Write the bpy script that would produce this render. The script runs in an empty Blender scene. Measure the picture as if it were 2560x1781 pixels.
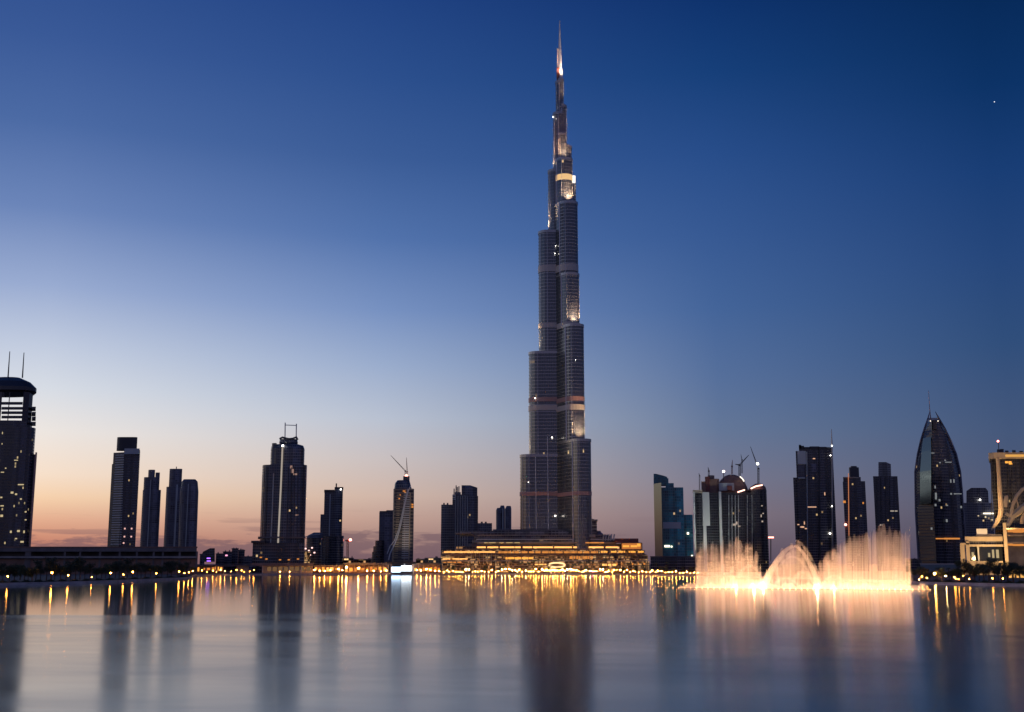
import bpy, math, random
from mathutils import Vector
R = math.radians
random.seed(7)
sc = bpy.context.scene
COL = sc.collection

# ------------------------------------------------------------------ camera
F = 3000.0 / 2560.0            # focal length in image widths
PITCH = math.atan(520.0 / 3000.0)
CAMH = 14.0
CX, CY = 1280.0, 890.5
cam = bpy.data.cameras.new('camera'); cam.sensor_width = 36.0; cam.lens = 36.0 * F
cam.clip_start = 0.5; cam.clip_end = 200000
camo = bpy.data.objects.new('camera', cam); COL.objects.link(camo)
camo.location = (0, 0, CAMH); camo.rotation_euler = (R(90) + PITCH, 0, 0)
sc.camera = camo
sc.view_settings.view_transform = 'Standard'; sc.view_settings.look = 'None'
sc.view_settings.exposure = 0; sc.view_settings.gamma = 1
cy = sc.cycles
cy.max_bounces = 6; cy.diffuse_bounces = 2; cy.glossy_bounces = 4; cy.transmission_bounces = 2
cy.transparent_max_bounces = 24; cy.volume_bounces = 0
cy.caustics_reflective = False; cy.caustics_refractive = False
cy.sample_clamp_indirect = 0; cy.use_denoising = True
cy.volume_step_rate = 4; cy.volume_max_steps = 64

cp, sp = math.cos(PITCH), math.sin(PITCH)
def at(px, py, Y):
    u = (px - CX) / 3000.0; v = (CY - py) / 3000.0
    t = Y / (cp - v * sp)
    return Vector((u * t, Y, CAMH + t * (sp + v * cp)))
def gnd(px, py, z=0.0):
    u = (px - CX) / 3000.0; v = (CY - py) / 3000.0
    t = (z - CAMH) / (sp + v * cp)
    return Vector((u * t, t * (cp - v * sp), z))
def S(r, g, b):
    f = lambda c: (c / 255 / 12.92) if c <= 10 else ((c / 255 + .055) / 1.055) ** 2.4
    return (f(r), f(g), f(b), 1)

# ------------------------------------------------------------------ world
world = bpy.data.worlds.new('World'); sc.world = world; world.use_nodes = True
nt = world.node_tree; N = nt.nodes; L = nt.links; N.clear()
class G:
    """tiny node helper"""
    def __init__(s, tree): s.t = tree
    def n(s, typ, **kw):
        x = s.t.nodes.new(typ)
        for k, v in kw.items(): setattr(x, k, v)
        return x
    def put(s, sock, v):
        if hasattr(v, 'is_output') or isinstance(v, bpy.types.NodeSocket): s.t.links.new(v, sock)
        else: sock.default_value = v
    def m(s, op, a, b=0.0, c=0.0, clamp=False):
        x = s.n('ShaderNodeMath', operation=op, use_clamp=clamp)
        s.put(x.inputs[0], a); s.put(x.inputs[1], b); s.put(x.inputs[2], c); return x.outputs[0]
    def mr(s, v, a, b, c=0.0, d=1.0, smooth=False):
        x = s.n('ShaderNodeMapRange', interpolation_type='SMOOTHSTEP' if smooth else 'LINEAR')
        for i, q in enumerate((v, a, b, c, d)): s.put(x.inputs[i], q)
        return x.outputs[0]
    def mix(s, f, a, b):
        x = s.n('ShaderNodeMix', data_type='RGBA')
        s.put(x.inputs[0], f); s.put(x.inputs[6], a); s.put(x.inputs[7], b); return x.outputs[2]
    def ramp(s, v, stops, interp='LINEAR'):
        x = s.n('ShaderNodeValToRGB'); e = x.color_ramp; e.interpolation = interp
        while len(e.elements) < len(stops): e.elements.new(0.5)
        for i, (p, c) in enumerate(sorted(stops, key=lambda q: q[0])): e.elements[i].position = p; e.elements[i].color = c
        s.put(x.inputs[0], v); return x.outputs[0]
    def xyz(s, x, y, z):
        c = s.n('ShaderNodeCombineXYZ')
        for i, q in enumerate((x, y, z)): s.put(c.inputs[i], q)
        return c.outputs[0]
    def noise(s, vec, scale, detail=3, rough=.5):
        x = s.n('ShaderNodeTexNoise'); s.put(x.inputs['Vector'], vec)
        x.inputs['Scale'].default_value = scale; x.inputs['Detail'].default_value = detail
        x.inputs['Roughness'].default_value = rough; return x.outputs['Fac']
g = G(nt)
tc = g.n('ShaderNodeTexCoord'); sep = g.n('ShaderNodeSeparateXYZ'); L.new(tc.outputs['Generated'], sep.inputs[0])
DX, DY, DZ = sep.outputs
elev = g.m('MULTIPLY', g.m('ARCSINE', DZ), 180 / math.pi)
azi = g.m('MULTIPLY', g.m('ARCTAN2', DX, DY), 180 / math.pi)
def ramp_for(rows, zen):
    st = []
    for py, c in rows:
        e = math.degrees(PITCH + math.atan((CY - py) / 3000.0))
        st.append((max(0, e) / 45.0, S(*c)))
    st.append((1.0, S(*zen)))
    return g.ramp(g.m('DIVIDE', elev, 45.0, clamp=True), st)
cL = ramp_for([(1410, (168, 106, 98)), (1350, (206, 140, 116)), (1305, (228, 174, 144)), (1255, (245, 208, 172)), (1200, (246, 223, 202)),
               (1100, (236, 229, 224)), (1000, (214, 219, 228)), (900, (192, 202, 222)), (760, (152, 170, 208)), (580, (106, 132, 184)),
               (380, (74, 105, 163)), (180, (56, 88, 150)), (0, (44, 77, 140))], (24, 50, 104))
cM = ramp_for([(1410, (138, 105, 108)), (1350, (168, 134, 126)), (1300, (192, 158, 146)), (1240, (207, 181, 168)), (1150, (200, 190, 190)),
               (1050, (184, 192, 208)), (920, (154, 172, 204)), (780, (118, 144, 192)), (600, (80, 113, 170)), (400, (57, 91, 150)),
               (200, (42, 78, 140)), (0, (31, 66, 130))], (14, 38, 88))
cQ = ramp_for([(1410, (90, 80, 96)), (1350, (112, 98, 110)), (1290, (124, 112, 124)), (1200, (116, 118, 140)), (1080, (98, 117, 150)),
               (950, (84, 110, 154)), (780, (66, 99, 152)), (600, (53, 88, 146)), (400, (38, 76, 137)), (200, (20, 62, 121)), (0, (10, 48, 107))], (8, 30, 76))
cR = ramp_for([(1410, (66, 66, 88)), (1330, (76, 79, 102)), (1250, (78, 87, 114)), (1100, (66, 86, 122)),
               (900, (46, 77, 122)), (700, (35, 69, 122)), (500, (22, 60, 116)), (300, (8, 49, 101)), (0, (2, 36, 82))], (4, 24, 62))
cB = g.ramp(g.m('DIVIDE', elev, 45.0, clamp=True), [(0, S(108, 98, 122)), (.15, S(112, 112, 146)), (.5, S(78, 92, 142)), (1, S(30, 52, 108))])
AL, AM, AQ, AR = [math.degrees(math.atan(x / 3000.0)) for x in (-1180, -330, 520, 1250)]
col = g.mix(g.mr(azi, AL, AM), cL, cM)
col = g.mix(g.mr(azi, AM, AQ), col, cQ)
col = g.mix(g.mr(azi, AQ, AR), col, cR)
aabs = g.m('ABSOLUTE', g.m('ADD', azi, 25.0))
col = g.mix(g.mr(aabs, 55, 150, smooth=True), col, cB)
# dusky cloud bank low over the horizon (a property of this sky, by direction)
cv = g.xyz(g.m('MULTIPLY', azi, .22), g.m('MULTIPLY', elev, 1.0), 3.7)
cn = g.noise(cv, 1.25, 5, .62)
band = g.mr(elev, g.m('ADD', g.m('MULTIPLY', cn, 3.6), -.55), g.m('ADD', g.m('MULTIPLY', cn, 3.6), -.95), smooth=True)
cn2 = g.noise(g.xyz(g.m('MULTIPLY', azi, .12), g.m('MULTIPLY', elev, 2.2), 9.1), 1.6, 4, .55)
streak = g.m('MULTIPLY', g.mr(cn2, .56, .66, smooth=True), g.mr(elev, 2.6, 1.2))
cmask = g.m('MULTIPLY', g.m('MAXIMUM', g.m('MULTIPLY', band, .75), g.m('MULTIPLY', streak, .5)), g.mr(azi, 10, -2, .1, .9))
col = g.mix(cmask, col, S(108, 86, 98))
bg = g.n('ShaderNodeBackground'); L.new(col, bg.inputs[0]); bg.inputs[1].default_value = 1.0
sky = g.n('ShaderNodeTexSky', sky_type='NISHITA', sun_disc=False)
sky.sun_elevation = R(-4); sky.sun_rotation = R(-35)
bg2 = g.n('ShaderNodeBackground'); L.new(sky.outputs[0], bg2.inputs[0]); bg2.inputs[1].default_value = 0.05
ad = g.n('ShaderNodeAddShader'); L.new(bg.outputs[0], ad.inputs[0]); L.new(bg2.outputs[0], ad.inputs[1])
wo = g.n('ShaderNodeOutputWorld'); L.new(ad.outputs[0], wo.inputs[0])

# ------------------------------------------------------------------ materials
def pmat(name, color, rough=.6, metal=0.0, ior=1.5, emit=None, es=0.0, var=0.0, vs=.3):
    m = bpy.data.materials.new(name); m.use_nodes = True
    b = m.node_tree.nodes['Principled BSDF']; k = G(m.node_tree)
    c = color if len(color) == 4 else (*color, 1)
    b.inputs['Base Color'].default_value = c
    if var:
        t = k.n('ShaderNodeTexCoord')
        f = k.mr(k.noise(t.outputs['Object'], vs, 4, .6), .3, .7, 1 - var, 1 + var)
        k.put(b.inputs['Base Color'], k.mix(1.0, c, c))
        x = k.n('ShaderNodeVectorMath', operation='SCALE'); x.inputs[0].default_value = c[:3]; k.put(x.inputs['Scale'], f)
        k.put(b.inputs['Base Color'], x.outputs[0])
    b.inputs['Roughness'].default_value = rough; b.inputs['Metallic'].default_value = metal
    b.inputs['IOR'].default_value = ior
    if emit:
        b.inputs['Emission Color'].default_value = (*emit[:3], 1); b.inputs['Emission Strength'].default_value = es
    return m
def facade(name, glass, frame, fh=4.0, bw=3.0, lit=0.0, rough=.12, ior=1.6, slab=.28, mull=.15, les=2.0, warm=(1, .62, .25)):
    m = bpy.data.materials.new(name); m.use_nodes = True
    b = m.node_tree.nodes['Principled BSDF']; k = G(m.node_tree)
    t = k.n('ShaderNodeTexCoord'); s = k.n('ShaderNodeSeparateXYZ'); k.put(s.inputs[0], t.outputs['Object'])
    u = k.m('DIVIDE', k.m('ADD', s.outputs[0], k.m('MULTIPLY', s.outputs[1], 1.07)), bw)
    v = k.m('DIVIDE', s.outputs[2], fh)
    fu = k.m('FRACT', u); fv = k.m('FRACT', v)
    w = k.n('ShaderNodeTexWhiteNoise', noise_dimensions='3D')
    k.put(w.inputs['Vector'], k.xyz(k.m('FLOOR', u), k.m('FLOOR', v), 0.5))
    w2 = k.n('ShaderNodeTexWhiteNoise', noise_dimensions='3D')
    k.put(w2.inputs['Vector'], k.xyz(k.m('FLOOR', k.m('DIVIDE', u, 3.0)), k.m('FLOOR', k.m('DIVIDE', v, 2.0)), 7.5))
    w3 = k.n('ShaderNodeTexWhiteNoise', noise_dimensions='1D'); k.put(w3.inputs['W'], k.m('FLOOR', k.m('DIVIDE', u, 2.0)))
    bay = k.mr(w3.outputs['Value'], 0, 1, .55, 1.35)
    mask = k.m('MAXIMUM', k.m('LESS_THAN', fv, slab), k.m('LESS_THAN', fu, mull))
    rnd = w.outputs['Value']
    sc1 = k.n('ShaderNodeVectorMath', operation='SCALE'); sc1.inputs[0].default_value = glass[:3]
    k.put(sc1.inputs['Scale'], k.m('ADD', k.m('MULTIPLY', rnd, .6), k.m('ADD', .35, k.m('MULTIPLY', w2.outputs['Value'], .7))))
    sc2 = k.n('ShaderNodeVectorMath', operation='SCALE'); k.put(sc2.inputs[0], k.mix(mask, sc1.outputs[0], (*frame[:3], 1))); k.put(sc2.inputs['Scale'], bay)
    k.put(b.inputs['Base Color'], sc2.outputs[0])
    k.put(b.inputs['Roughness'], k.m('ADD', k.m('MULTIPLY', mask, .4), k.m('ADD', rough, k.m('MULTIPLY', w2.outputs['Value'], .14))))
    b.inputs['IOR'].default_value = ior
    if lit > 0:
        on = k.m('MULTIPLY', k.m('GREATER_THAN', rnd, 1 - lit), k.m('SUBTRACT', 1.0, mask))
        k.put(b.inputs['Emission Color'], k.mix(k.m('MULTIPLY', w2.outputs['Value'], .7), (*warm, 1), (1, .72, .36, 1)))
        k.put(b.inputs['Emission Strength'], k.m('MULTIPLY', on, k.m('MULTIPLY', les, w2.outputs['Value'])))
    return m
def emat(name, c, s):
    m = bpy.data.materials.new(name); m.use_nodes = True; k = G(m.node_tree); m.node_tree.nodes.clear()
    e = k.n('ShaderNodeEmission'); e.inputs[0].default_value = (*c[:3], 1); e.inputs[1].default_value = s
    o = k.n('ShaderNodeOutputMaterial'); k.put(o.inputs[0], e.outputs[0]); return m
M = {}
M['concrete'] = pmat('concrete', (.28, .26, .25), .8, var=.25, vs=.08)
M['dark_concrete'] = pmat('dark_concrete', (.17, .15, .155), .8, var=.3, vs=.08)
M['quay'] = pmat('quay_stone', (.5, .44, .42), .75, var=.3, vs=.15)
M['ground'] = pmat('ground_paving', (.09, .075, .06), .85, var=.35, vs=.02)
M['seabed'] = pmat('lake_bed', (.03, .05, .05), .9)
M['cream'] = pmat('cream_stone', (.52, .42, .29), .7, var=.12, vs=.1)
M['white'] = pmat('white_paint', (.7, .7, .7), .5)
M['palegrey'] = pmat('pale_panel', (.55, .57, .56), .4, var=.12, vs=.03)
M['metal'] = pmat('brushed_metal', (.5, .47, .44), .35, .7)
M['darkmetal'] = pmat('dark_metal', (.07, .07, .08), .45, .5)
M['rust'] = pmat('red_steel', (.22, .07, .06), .6, var=.3, vs=.1)
M['brownroof'] = pmat('brown_roof', (.24, .14, .11), .7, var=.25, vs=.05)
M['spire'] = pmat('spire_steel', (.72, .70, .70), .35, .3)
M['glass'] = pmat('dark_glass', (.015, .02, .03), .08, ior=1.7)
M['bluegl'] = pmat('blue_glass', (.03, .07, .13), .06, .55, ior=1.9)
M['f_navy'] = facade('navy_glass_facade', (.05, .065, .10), (.17, .175, .205), 4.0, 3.2, .003, les=1.0)
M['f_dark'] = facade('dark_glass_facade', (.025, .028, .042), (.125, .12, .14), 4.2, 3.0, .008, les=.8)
M['f_black'] = facade('black_glass_facade', (.014, .016, .024), (.04, .04, .048), 4.2, 3.0, .006, les=.7)
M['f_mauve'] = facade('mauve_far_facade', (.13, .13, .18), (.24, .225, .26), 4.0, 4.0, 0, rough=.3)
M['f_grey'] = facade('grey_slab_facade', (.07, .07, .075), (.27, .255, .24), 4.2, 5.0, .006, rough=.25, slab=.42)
M['f_teal'] = facade('teal_glass_facade', (.03, .27, .31), (.05, .27, .30), 4.0, 3.0, .01, rough=.1, slab=.2, les=.8)
M['f_brown'] = facade('brown_balcony_facade', (.08, .07, .075), (.32, .26, .22), 5.4, 30.0, .04, rough=.3, slab=.4, mull=.05, les=.5)
M['f_lit'] = facade('amber_lobby_facade', (.10, .06, .03), (.22, .14, .08), 3.2, 1.6, .6, slab=.42, mull=.14, les=.75, warm=(1, .36, .07))
M['f_lowlit'] = facade('dim_street_facade', (.05, .035, .03), (.13, .09, .07), 4.5, 4.0, .14, les=1.6, warm=(1, .45, .14))
M['f_t0'] = facade('west_tower_facade', (.04, .042, .06), (.085, .08, .10), 4.4, 2.4, .02, les=.6, warm=(1, .8, .4))
M['win'] = emat('window_glow', (1, .45, .12), 1.7)
M['win_soft'] = emat('window_glow_soft', (1, .36, .08), .7)
M['win_gold'] = emat('window_glow_gold', (1, .42, .07), 1.2)
M['win_white'] = emat('window_glow_white', (1, .86, .66), 2.2)
M['lamp'] = emat('lamp_glow', (1, .38, .055), 420.0)
M['lamp_soft'] = emat('lamp_glow_soft', (1, .34, .045), 120.0)
M['lamp_white'] = emat('lamp_glow_white', (1, .62, .24), 300.0)
M['lamp_red'] = emat('beacon_glow', (1, .25, .18), 9.0)
M['lamp_purple'] = emat('purple_glow', (.35, .12, 1), 3.0)
M['lamp_blue'] = emat('cold_screen_glow', (.55, .75, 1), 5.0)
M['beacon_white'] = emat('white_beacon', (1, .95, .85), 10.0)
M['bark'] = pmat('bark', (.09, .06, .04), .9)
M['burj_glass'] = facade('tall_tower_glass', (.016, .022, .038), (.06, .058, .065), 5.0, 2.4, .001, rough=.1, ior=2.0, slab=.02, mull=.2, les=1.0)
M['burj_fin'] = pmat('tall_tower_steel_fin', (.35, .325, .315), .27, .85)
M['fin_pale'] = pmat('pale_steel_fin', (.72, .68, .65), .3, .6)
M['mirror_glass'] = pmat('mirror_glass', (.08, .11, .115), .15, .85)
M['belt'] = pmat('belt_steel', (.62, .54, .46), .45, .1)
M['belt_red'] = pmat('reddish_metal', (.52, .30, .25), .5, .1)
def leafmat(name, c):
    m = bpy.data.materials.new(name); m.use_nodes = True; b = m.node_tree.nodes['Principled BSDF']; k = G(m.node_tree)
    t = k.n('ShaderNodeTexCoord'); f = k.noise(t.outputs['Object'], 1.3, 2)
    k.put(b.inputs['Base Color'], k.mix(f, tuple(q * .5 for q in c) + (1,), tuple(q * 1.6 for q in c) + (1,)))
    b.inputs['Roughness'].default_value = .6; return m
M['leaf'] = leafmat('leaf_green', (.055, .075, .03)); M['leaf2'] = leafmat('leaf_dark', (.04, .055, .03))
M['palmleaf'] = leafmat('palm_green', (.06, .075, .035))

# ------------------------------------------------------------------ mesh helpers
class MB:
    def __init__(s): s.v = []; s.f = []
    def loft(s, rings, cap=True, closed=True):
        b = len(s.v); n = len(rings[0])
        for r in rings: s.v += [tuple(p) for p in r]
        for i in range(len(rings) - 1):
            for j in range(n if closed else n - 1):
                k = (j + 1) % n
                s.f.append((b + i * n + j, b + i * n + k, b + (i + 1) * n + k, b + (i + 1) * n + j))
        if cap and closed:
            s.f.append(tuple(b + j for j in range(n))[::-1]); s.f.append(tuple(b + (len(rings) - 1) * n + j for j in range(n)))
        return s
    def prism(s, pts, z0, z1): return s.loft([[(x, y, z0) for x, y in pts], [(x, y, z1) for x, y in pts]])
    def box(s, x0, x1, y0, y1, z0, z1): return s.prism([(x0, y0), (x1, y0), (x1, y1), (x0, y1)], z0, z1)
    def tube(s, path, r, n=8):
        path = [Vector(p) for p in path]; rings = []
        for i, p in enumerate(path):
            d = (path[min(i + 1, len(path) - 1)] - path[max(i - 1, 0)]).normalized()
            a = d.cross(Vector((0, 1, 0)) if abs(d.y) < .9 else Vector((1, 0, 0))).normalized(); c = d.cross(a)
            rr = r[i] if isinstance(r, (list, tuple)) else r
            rings.append([p + rr * (math.cos(t) * a + math.sin(t) * c) for t in (2 * math.pi * q / n for q in range(n))])
        return s.loft(rings)
    def ball(s, c, r, n=8, rz=None):
        rz = rz or r; rings = []
        for i in range(1, n // 2 + 1):
            a = math.pi * i / (n // 2 + 1)
            rings.append([(c[0] + r * math.sin(a) * math.cos(2 * math.pi * j / n), c[1] + r * math.sin(a) * math.sin(2 * math.pi * j / n), c[2] - rz * math.cos(a)) for j in range(n)])
        return s.loft(rings)
    def build(s, name, mat, root=None, parent=None, smooth=False):
        """root = a Thing (its location is subtracted); parent = a part of it"""
        o0 = root.loc if root else Vector((0, 0, 0))
        me = bpy.data.meshes.new(name); me.from_pydata([tuple(Vector(p) - o0) for p in s.v], [], s.f); me.update()
        me.materials.append(M[mat] if isinstance(mat, str) else mat)
        if smooth:
            for p in me.polygons: p.use_smooth = len(p.vertices) == 4
        o = bpy.data.objects.new(name, me); COL.objects.link(o)
        if parent: o.parent = parent
        elif root: o.parent = root.o
        return o
def tag(o, label=None, cat=None, group=None, kind=None):
    if label: o['label'] = label
    if cat: o['category'] = cat
    if group: o['group'] = group
    if kind: o['kind'] = kind
    return o
GZ = 1.5
class Thing:
    def __init__(s, name, label, cat, px, Y, group=None, gz=GZ, py=1405):
        s.Y = Y; s.loc = Vector((at(px, py, Y).x, Y, gz)); s.gz = gz
        s.o = bpy.data.objects.new(name, None); COL.objects.link(s.o); s.o.location = s.loc; s.o.empty_display_size = 5
        tag(s.o, label, cat, group)
    def P(s, px, py, d=0): return at(px, py, s.Y + d)
    def z(s, py, d=0): return at(CX, py, s.Y + d).z
    def prism(s, part, mat, pts, ytop, ybot=None, pyref=None, parent=None, smooth=False, label=None):
        pr = pyref or ytop
        q = [(at(px, pr, s.Y + d).x, s.Y + d) for px, d in pts]
        z0 = s.gz if ybot is None else s.z(ybot)
        o = MB().prism(q, z0, s.z(ytop)).build(part, mat, s, parent, smooth)
        if label: o['label'] = label
        return o
    def box(s, part, mat, x0, x1, ytop, ybot=None, d0=0, d1=20, pyref=None, parent=None, label=None):
        return s.prism(part, mat, [(x0, d0), (x1, d0), (x1, d1), (x0, d1)], ytop, ybot, pyref, parent, False, label)
    def loft(s, part, mat, rows, parent=None, smooth=False):
        rings = [[tuple(at(px, py, s.Y + d).xz) for px, d in pts] for py, pts in rows]
        rings = [[(at(px, py, s.Y + d).x, s.Y + d, s.z(py)) for px, d in pts] for py, pts in rows]
        return MB().loft(rings).build(part, mat, s, parent, smooth)
    def beam(s, part, mat, pts, r, parent=None, n=6):
        return MB().tube([s.P(*p) if len(p) == 3 else s.P(p[0], p[1]) for p in pts], r, n).build(part, mat, s, parent)
    def ball(s, part, mat, px, py, r, d=-.5, parent=None):
        return MB().ball(s.P(px, py, d), r).build(part, mat, s, parent)
    def wins(s, lst, mat='win', d=-.35, w=2.6, h=2.0, name='lit_window', parent=None):
        for it in lst:
            px, py = it[:2]; ww = it[2] if len(it) > 2 else w; hh = it[3] if len(it) > 3 else h; dd = it[4] if len(it) > 4 else d
            if ww < 8: ww *= .75; hh *= .8
            p = s.P(px, py, dd)
            MB().box(p.x - ww / 2, p.x + ww / 2, p.y - .2, p.y + .5, p.z - hh / 2, p.z + hh / 2).build(name, mat, s, parent)
def ell(x0, x1, d0, d1, p=2.6, n=20):
    cx, rx, cd, rd = (x0 + x1) / 2, (x1 - x0) / 2, (d0 + d1) / 2, (d1 - d0) / 2; out = []
    for i in range(n):
        a = 2 * math.pi * (i + .5) / n; c, s_ = math.cos(a), math.sin(a)
        out.append((cx + rx * math.copysign(abs(c) ** (2 / p), c), cd + rd * math.copysign(abs(s_) ** (2 / p), s_)))
    return out
def wpt(x, y, z, power, color, size, name, root=None, spot=None, aim=None, blend=.6):
    l = bpy.data.lights.new(name, 'SPOT' if spot else 'POINT'); l.energy = power; l.color = color; l.shadow_soft_size = size
    o = bpy.data.objects.new(name, l); COL.objects.link(o); o.location = (x, y, z)
    if spot:
        l.spot_size = R(spot); l.spot_blend = blend
        o.rotation_euler = (Vector(aim) - Vector((x, y, z))).to_track_quat('-Z', 'Y').to_euler()
    if root: o.parent = root.o; o.location = Vector((x, y, z)) - root.loc
    return o

# ------------------------------------------------------------------ ground and lake
shore = [gnd(-700, 1487), gnd(-200, 1471), gnd(0, 1465), gnd(200, 1460), gnd(370, 1453), gnd(470, 1448), gnd(488, 1441), gnd(540, 1438.5), gnd(800, 1437.5),
         gnd(1100, 1437.5), gnd(1500, 1438), gnd(1640, 1439), gnd(1760, 1442), gnd(2000, 1448), gnd(2200, 1456), gnd(2300, 1461), gnd(2400, 1464), gnd(2560, 1467), gnd(2800, 1474), gnd(3300, 1492)]
FAR = 90000
b = MB()
n = len(shore)
for p in shore: b.v += [(p.x, p.y, GZ)]
for p in shore: b.v += [(p.x * (FAR / p.y) * (1.0), FAR, GZ)]
for i in range(n - 1): b.f.append((i, i + 1, n + i + 1, n + i))
k0 = len(b.v); b.v += [(-FAR, shore[0].y, GZ), (-FAR, FAR, GZ), (FAR, shore[-1].y, GZ), (FAR, FAR, GZ)]
b.f.append((k0, 0, n, k0 + 1)); b.f.append((n - 1, k0 + 2, k0 + 3, 2 * n - 1))
tag(b.build('ground', 'ground'), kind='structure')
q = MB()   # quay wall with coping
for (off, z0, z1, th) in ((0, -1.5, GZ - .25, .6), (-.25, GZ - .25, GZ + .35, 2.6)):
    rings = []
    for p in shore:
        rings.append([(p.x, p.y + off, z0), (p.x, p.y + off, z1), (p.x, p.y + off + th, z1), (p.x, p.y + off + th, z0)])
    q.loft(rings)
tag(q.build('quay_wall', 'quay'), kind='structure')
q = MB()   # lower landing ledge on the near left and right banks
for seg in (shore[0:6], shore[14:20]):
    q.loft([[(p.x, p.y - 14, -1.2), (p.x, p.y - 14, .45), (p.x, p.y - .6, .45), (p.x, p.y - .6, -1.2)] for p in seg])
tag(q.build('landing_ledge', 'quay'), kind='structure')
tag(MB().box(-FAR, FAR, -3000, 2600, -6.2, -6).build('lake_bed', 'seabed'), kind='structure')

def water_material():
    m = bpy.data.materials.new('lake_water'); m.use_nodes = True; b = m.node_tree.nodes['Principled BSDF']; k = G(m.node_tree)
    t = k.n('ShaderNodeTexCoord'); s = k.n('ShaderNodeSeparateXYZ'); k.put(s.inputs[0], t.outputs['Object'])
    x, y = s.outputs[0], s.outputs[1]
    n1 = k.noise(k.xyz(k.m('MULTIPLY', x, .012), k.m('MULTIPLY', y, .012), 0.0), 1.0, 3)
    n2 = k.noise(k.xyz(k.m('ADD', k.m('MULTIPLY', x, .016), k.m('MULTIPLY', n1, 2.0)), k.m('ADD', k.m('MULTIPLY', y, .028), k.m('MULTIPLY', x, .006)), 2.0), 1.0, 3, .5)
    lim = k.m('ADD', k.m('MULTIPLY', k.m('SUBTRACT', n1, .5), 26.0), 341.0)
    lim = k.m('SUBTRACT', lim, k.mr(x, -20, 120, 0, 62, True))
    wd = k.mr(x, -110, 40, 7, 75)
    calm = k.mr(k.m('DIVIDE', k.m('SUBTRACT', y, lim), wd), -1, 1, smooth=True)          # breeze line: glassy beyond, ruffled in front
    near_r = k.m('ADD', k.mr(x, -70, 40, .155, .175), k.m('MULTIPLY', k.m('SUBTRACT', n2, .5), .13))
    n3 = k.noise(k.xyz(k.m('ADD', k.m('MULTIPLY', x, .05), k.m('MULTIPLY', n1, 3.0)), k.m('ADD', k.m('MULTIPLY', y, .12), k.m('MULTIPLY', x, .02)), 4.0), 1.0, 3, .55)
    near_r = k.m('ADD', near_r, k.m('MULTIPLY', k.m('SUBTRACT', n3, .5), .06))
    far_r = k.mr(k.m('ADD', x, k.m('MULTIPLY', n1, 30.0)), -190, 10, .07, .118, True)
    k.put(b.inputs['Roughness'], k.m('ADD', k.m('MULTIPLY', calm, far_r), k.m('MULTIPLY', k.m('SUBTRACT', 1.0, calm), near_r)))
    b.inputs['Base Color'].default_value = (.008, .12, .105, 1)
    b.inputs['IOR'].default_value = 1.31; b.inputs['Specular Tint'].default_value = (.84, .94, .84, 1)
    hgt = k.noise(k.xyz(k.m('MULTIPLY', x, .05), k.m('MULTIPLY', y, .11), 5.0), 1.0, 3, .5)
    bp = k.n('ShaderNodeBump'); bp.inputs['Distance'].default_value = .12
    k.put(bp.inputs['Strength'], k.m('ADD', 0.0, k.m('MULTIPLY', k.m('SUBTRACT', 1.0, calm), .10))); k.put(bp.inputs['Height'], hgt)
    k.put(b.inputs['Normal'], bp.outputs[0])
    return m
M['water'] = water_material()
tag(MB().loft([[(-FAR, -3000, 0), (FAR, -3000, 0)], [(-FAR, 2600, 0), (FAR, 2600, 0)]], closed=False).build('water', 'water'), kind='structure')

# ------------------------------------------------------------------ the tallest tower
TY = 1728.0
T = Thing('supertall_tower', 'slender tapering stepped tower, tallest of all, with a long needle spire', 'tower', 1408, TY)
AX = at(1399.5, 110, TY).x
def stadium(th, d, w, grow=0.0, n=10, ax=AX, ay=TY):
    dx, dy = math.sin(th), -math.cos(th); px_, py_ = -dy, dx; w = w + grow
    pts = []
    for i in range(n + 1):
        a = -math.pi / 2 + math.pi * i / n
        pts.append((ax + dx * (d + w * math.cos(a)) + px_ * w * math.sin(a), ay + dy * (d + w * math.cos(a)) + py_ * w * math.sin(a)))
    for i in range(5):
        a = math.pi / 2 + math.pi * (i + .5) / 5
        pts.append((ax + dx * w * .5 * math.cos(a) + px_ * w * math.sin(a), ay + dy * w * .5 * math.cos(a) + py_ * w * math.sin(a)))
    return pts
def tz(py, dy=0): return at(CX, py, TY + dy).z
WINGS = {
  'west': (R(-94), [(48, 13.5, 1139), (35, 13.5, 883), (20.3, 13.5, 582), (7, 12, 429), (3, 8, 285), (1.2, 5.6, 206)]),
  'south': (R(26), [(54, 13.5, 1103), (37, 13.5, 818), (25, 13.5, 690), (22, 13.8, 512), (11, 12, 402), (2.5, 6.8, 337), (.5, 4.7, 200)]),
  'east': (R(146), [(61, 13.2, 1299), (44, 13.2, 1100), (32, 13.2, 830), (21, 13.2, 669), (19.5, 12.2, 447), (12, 10.2, 368), (4, 7.0, 266)]),
}
LAMPS = []
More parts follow.
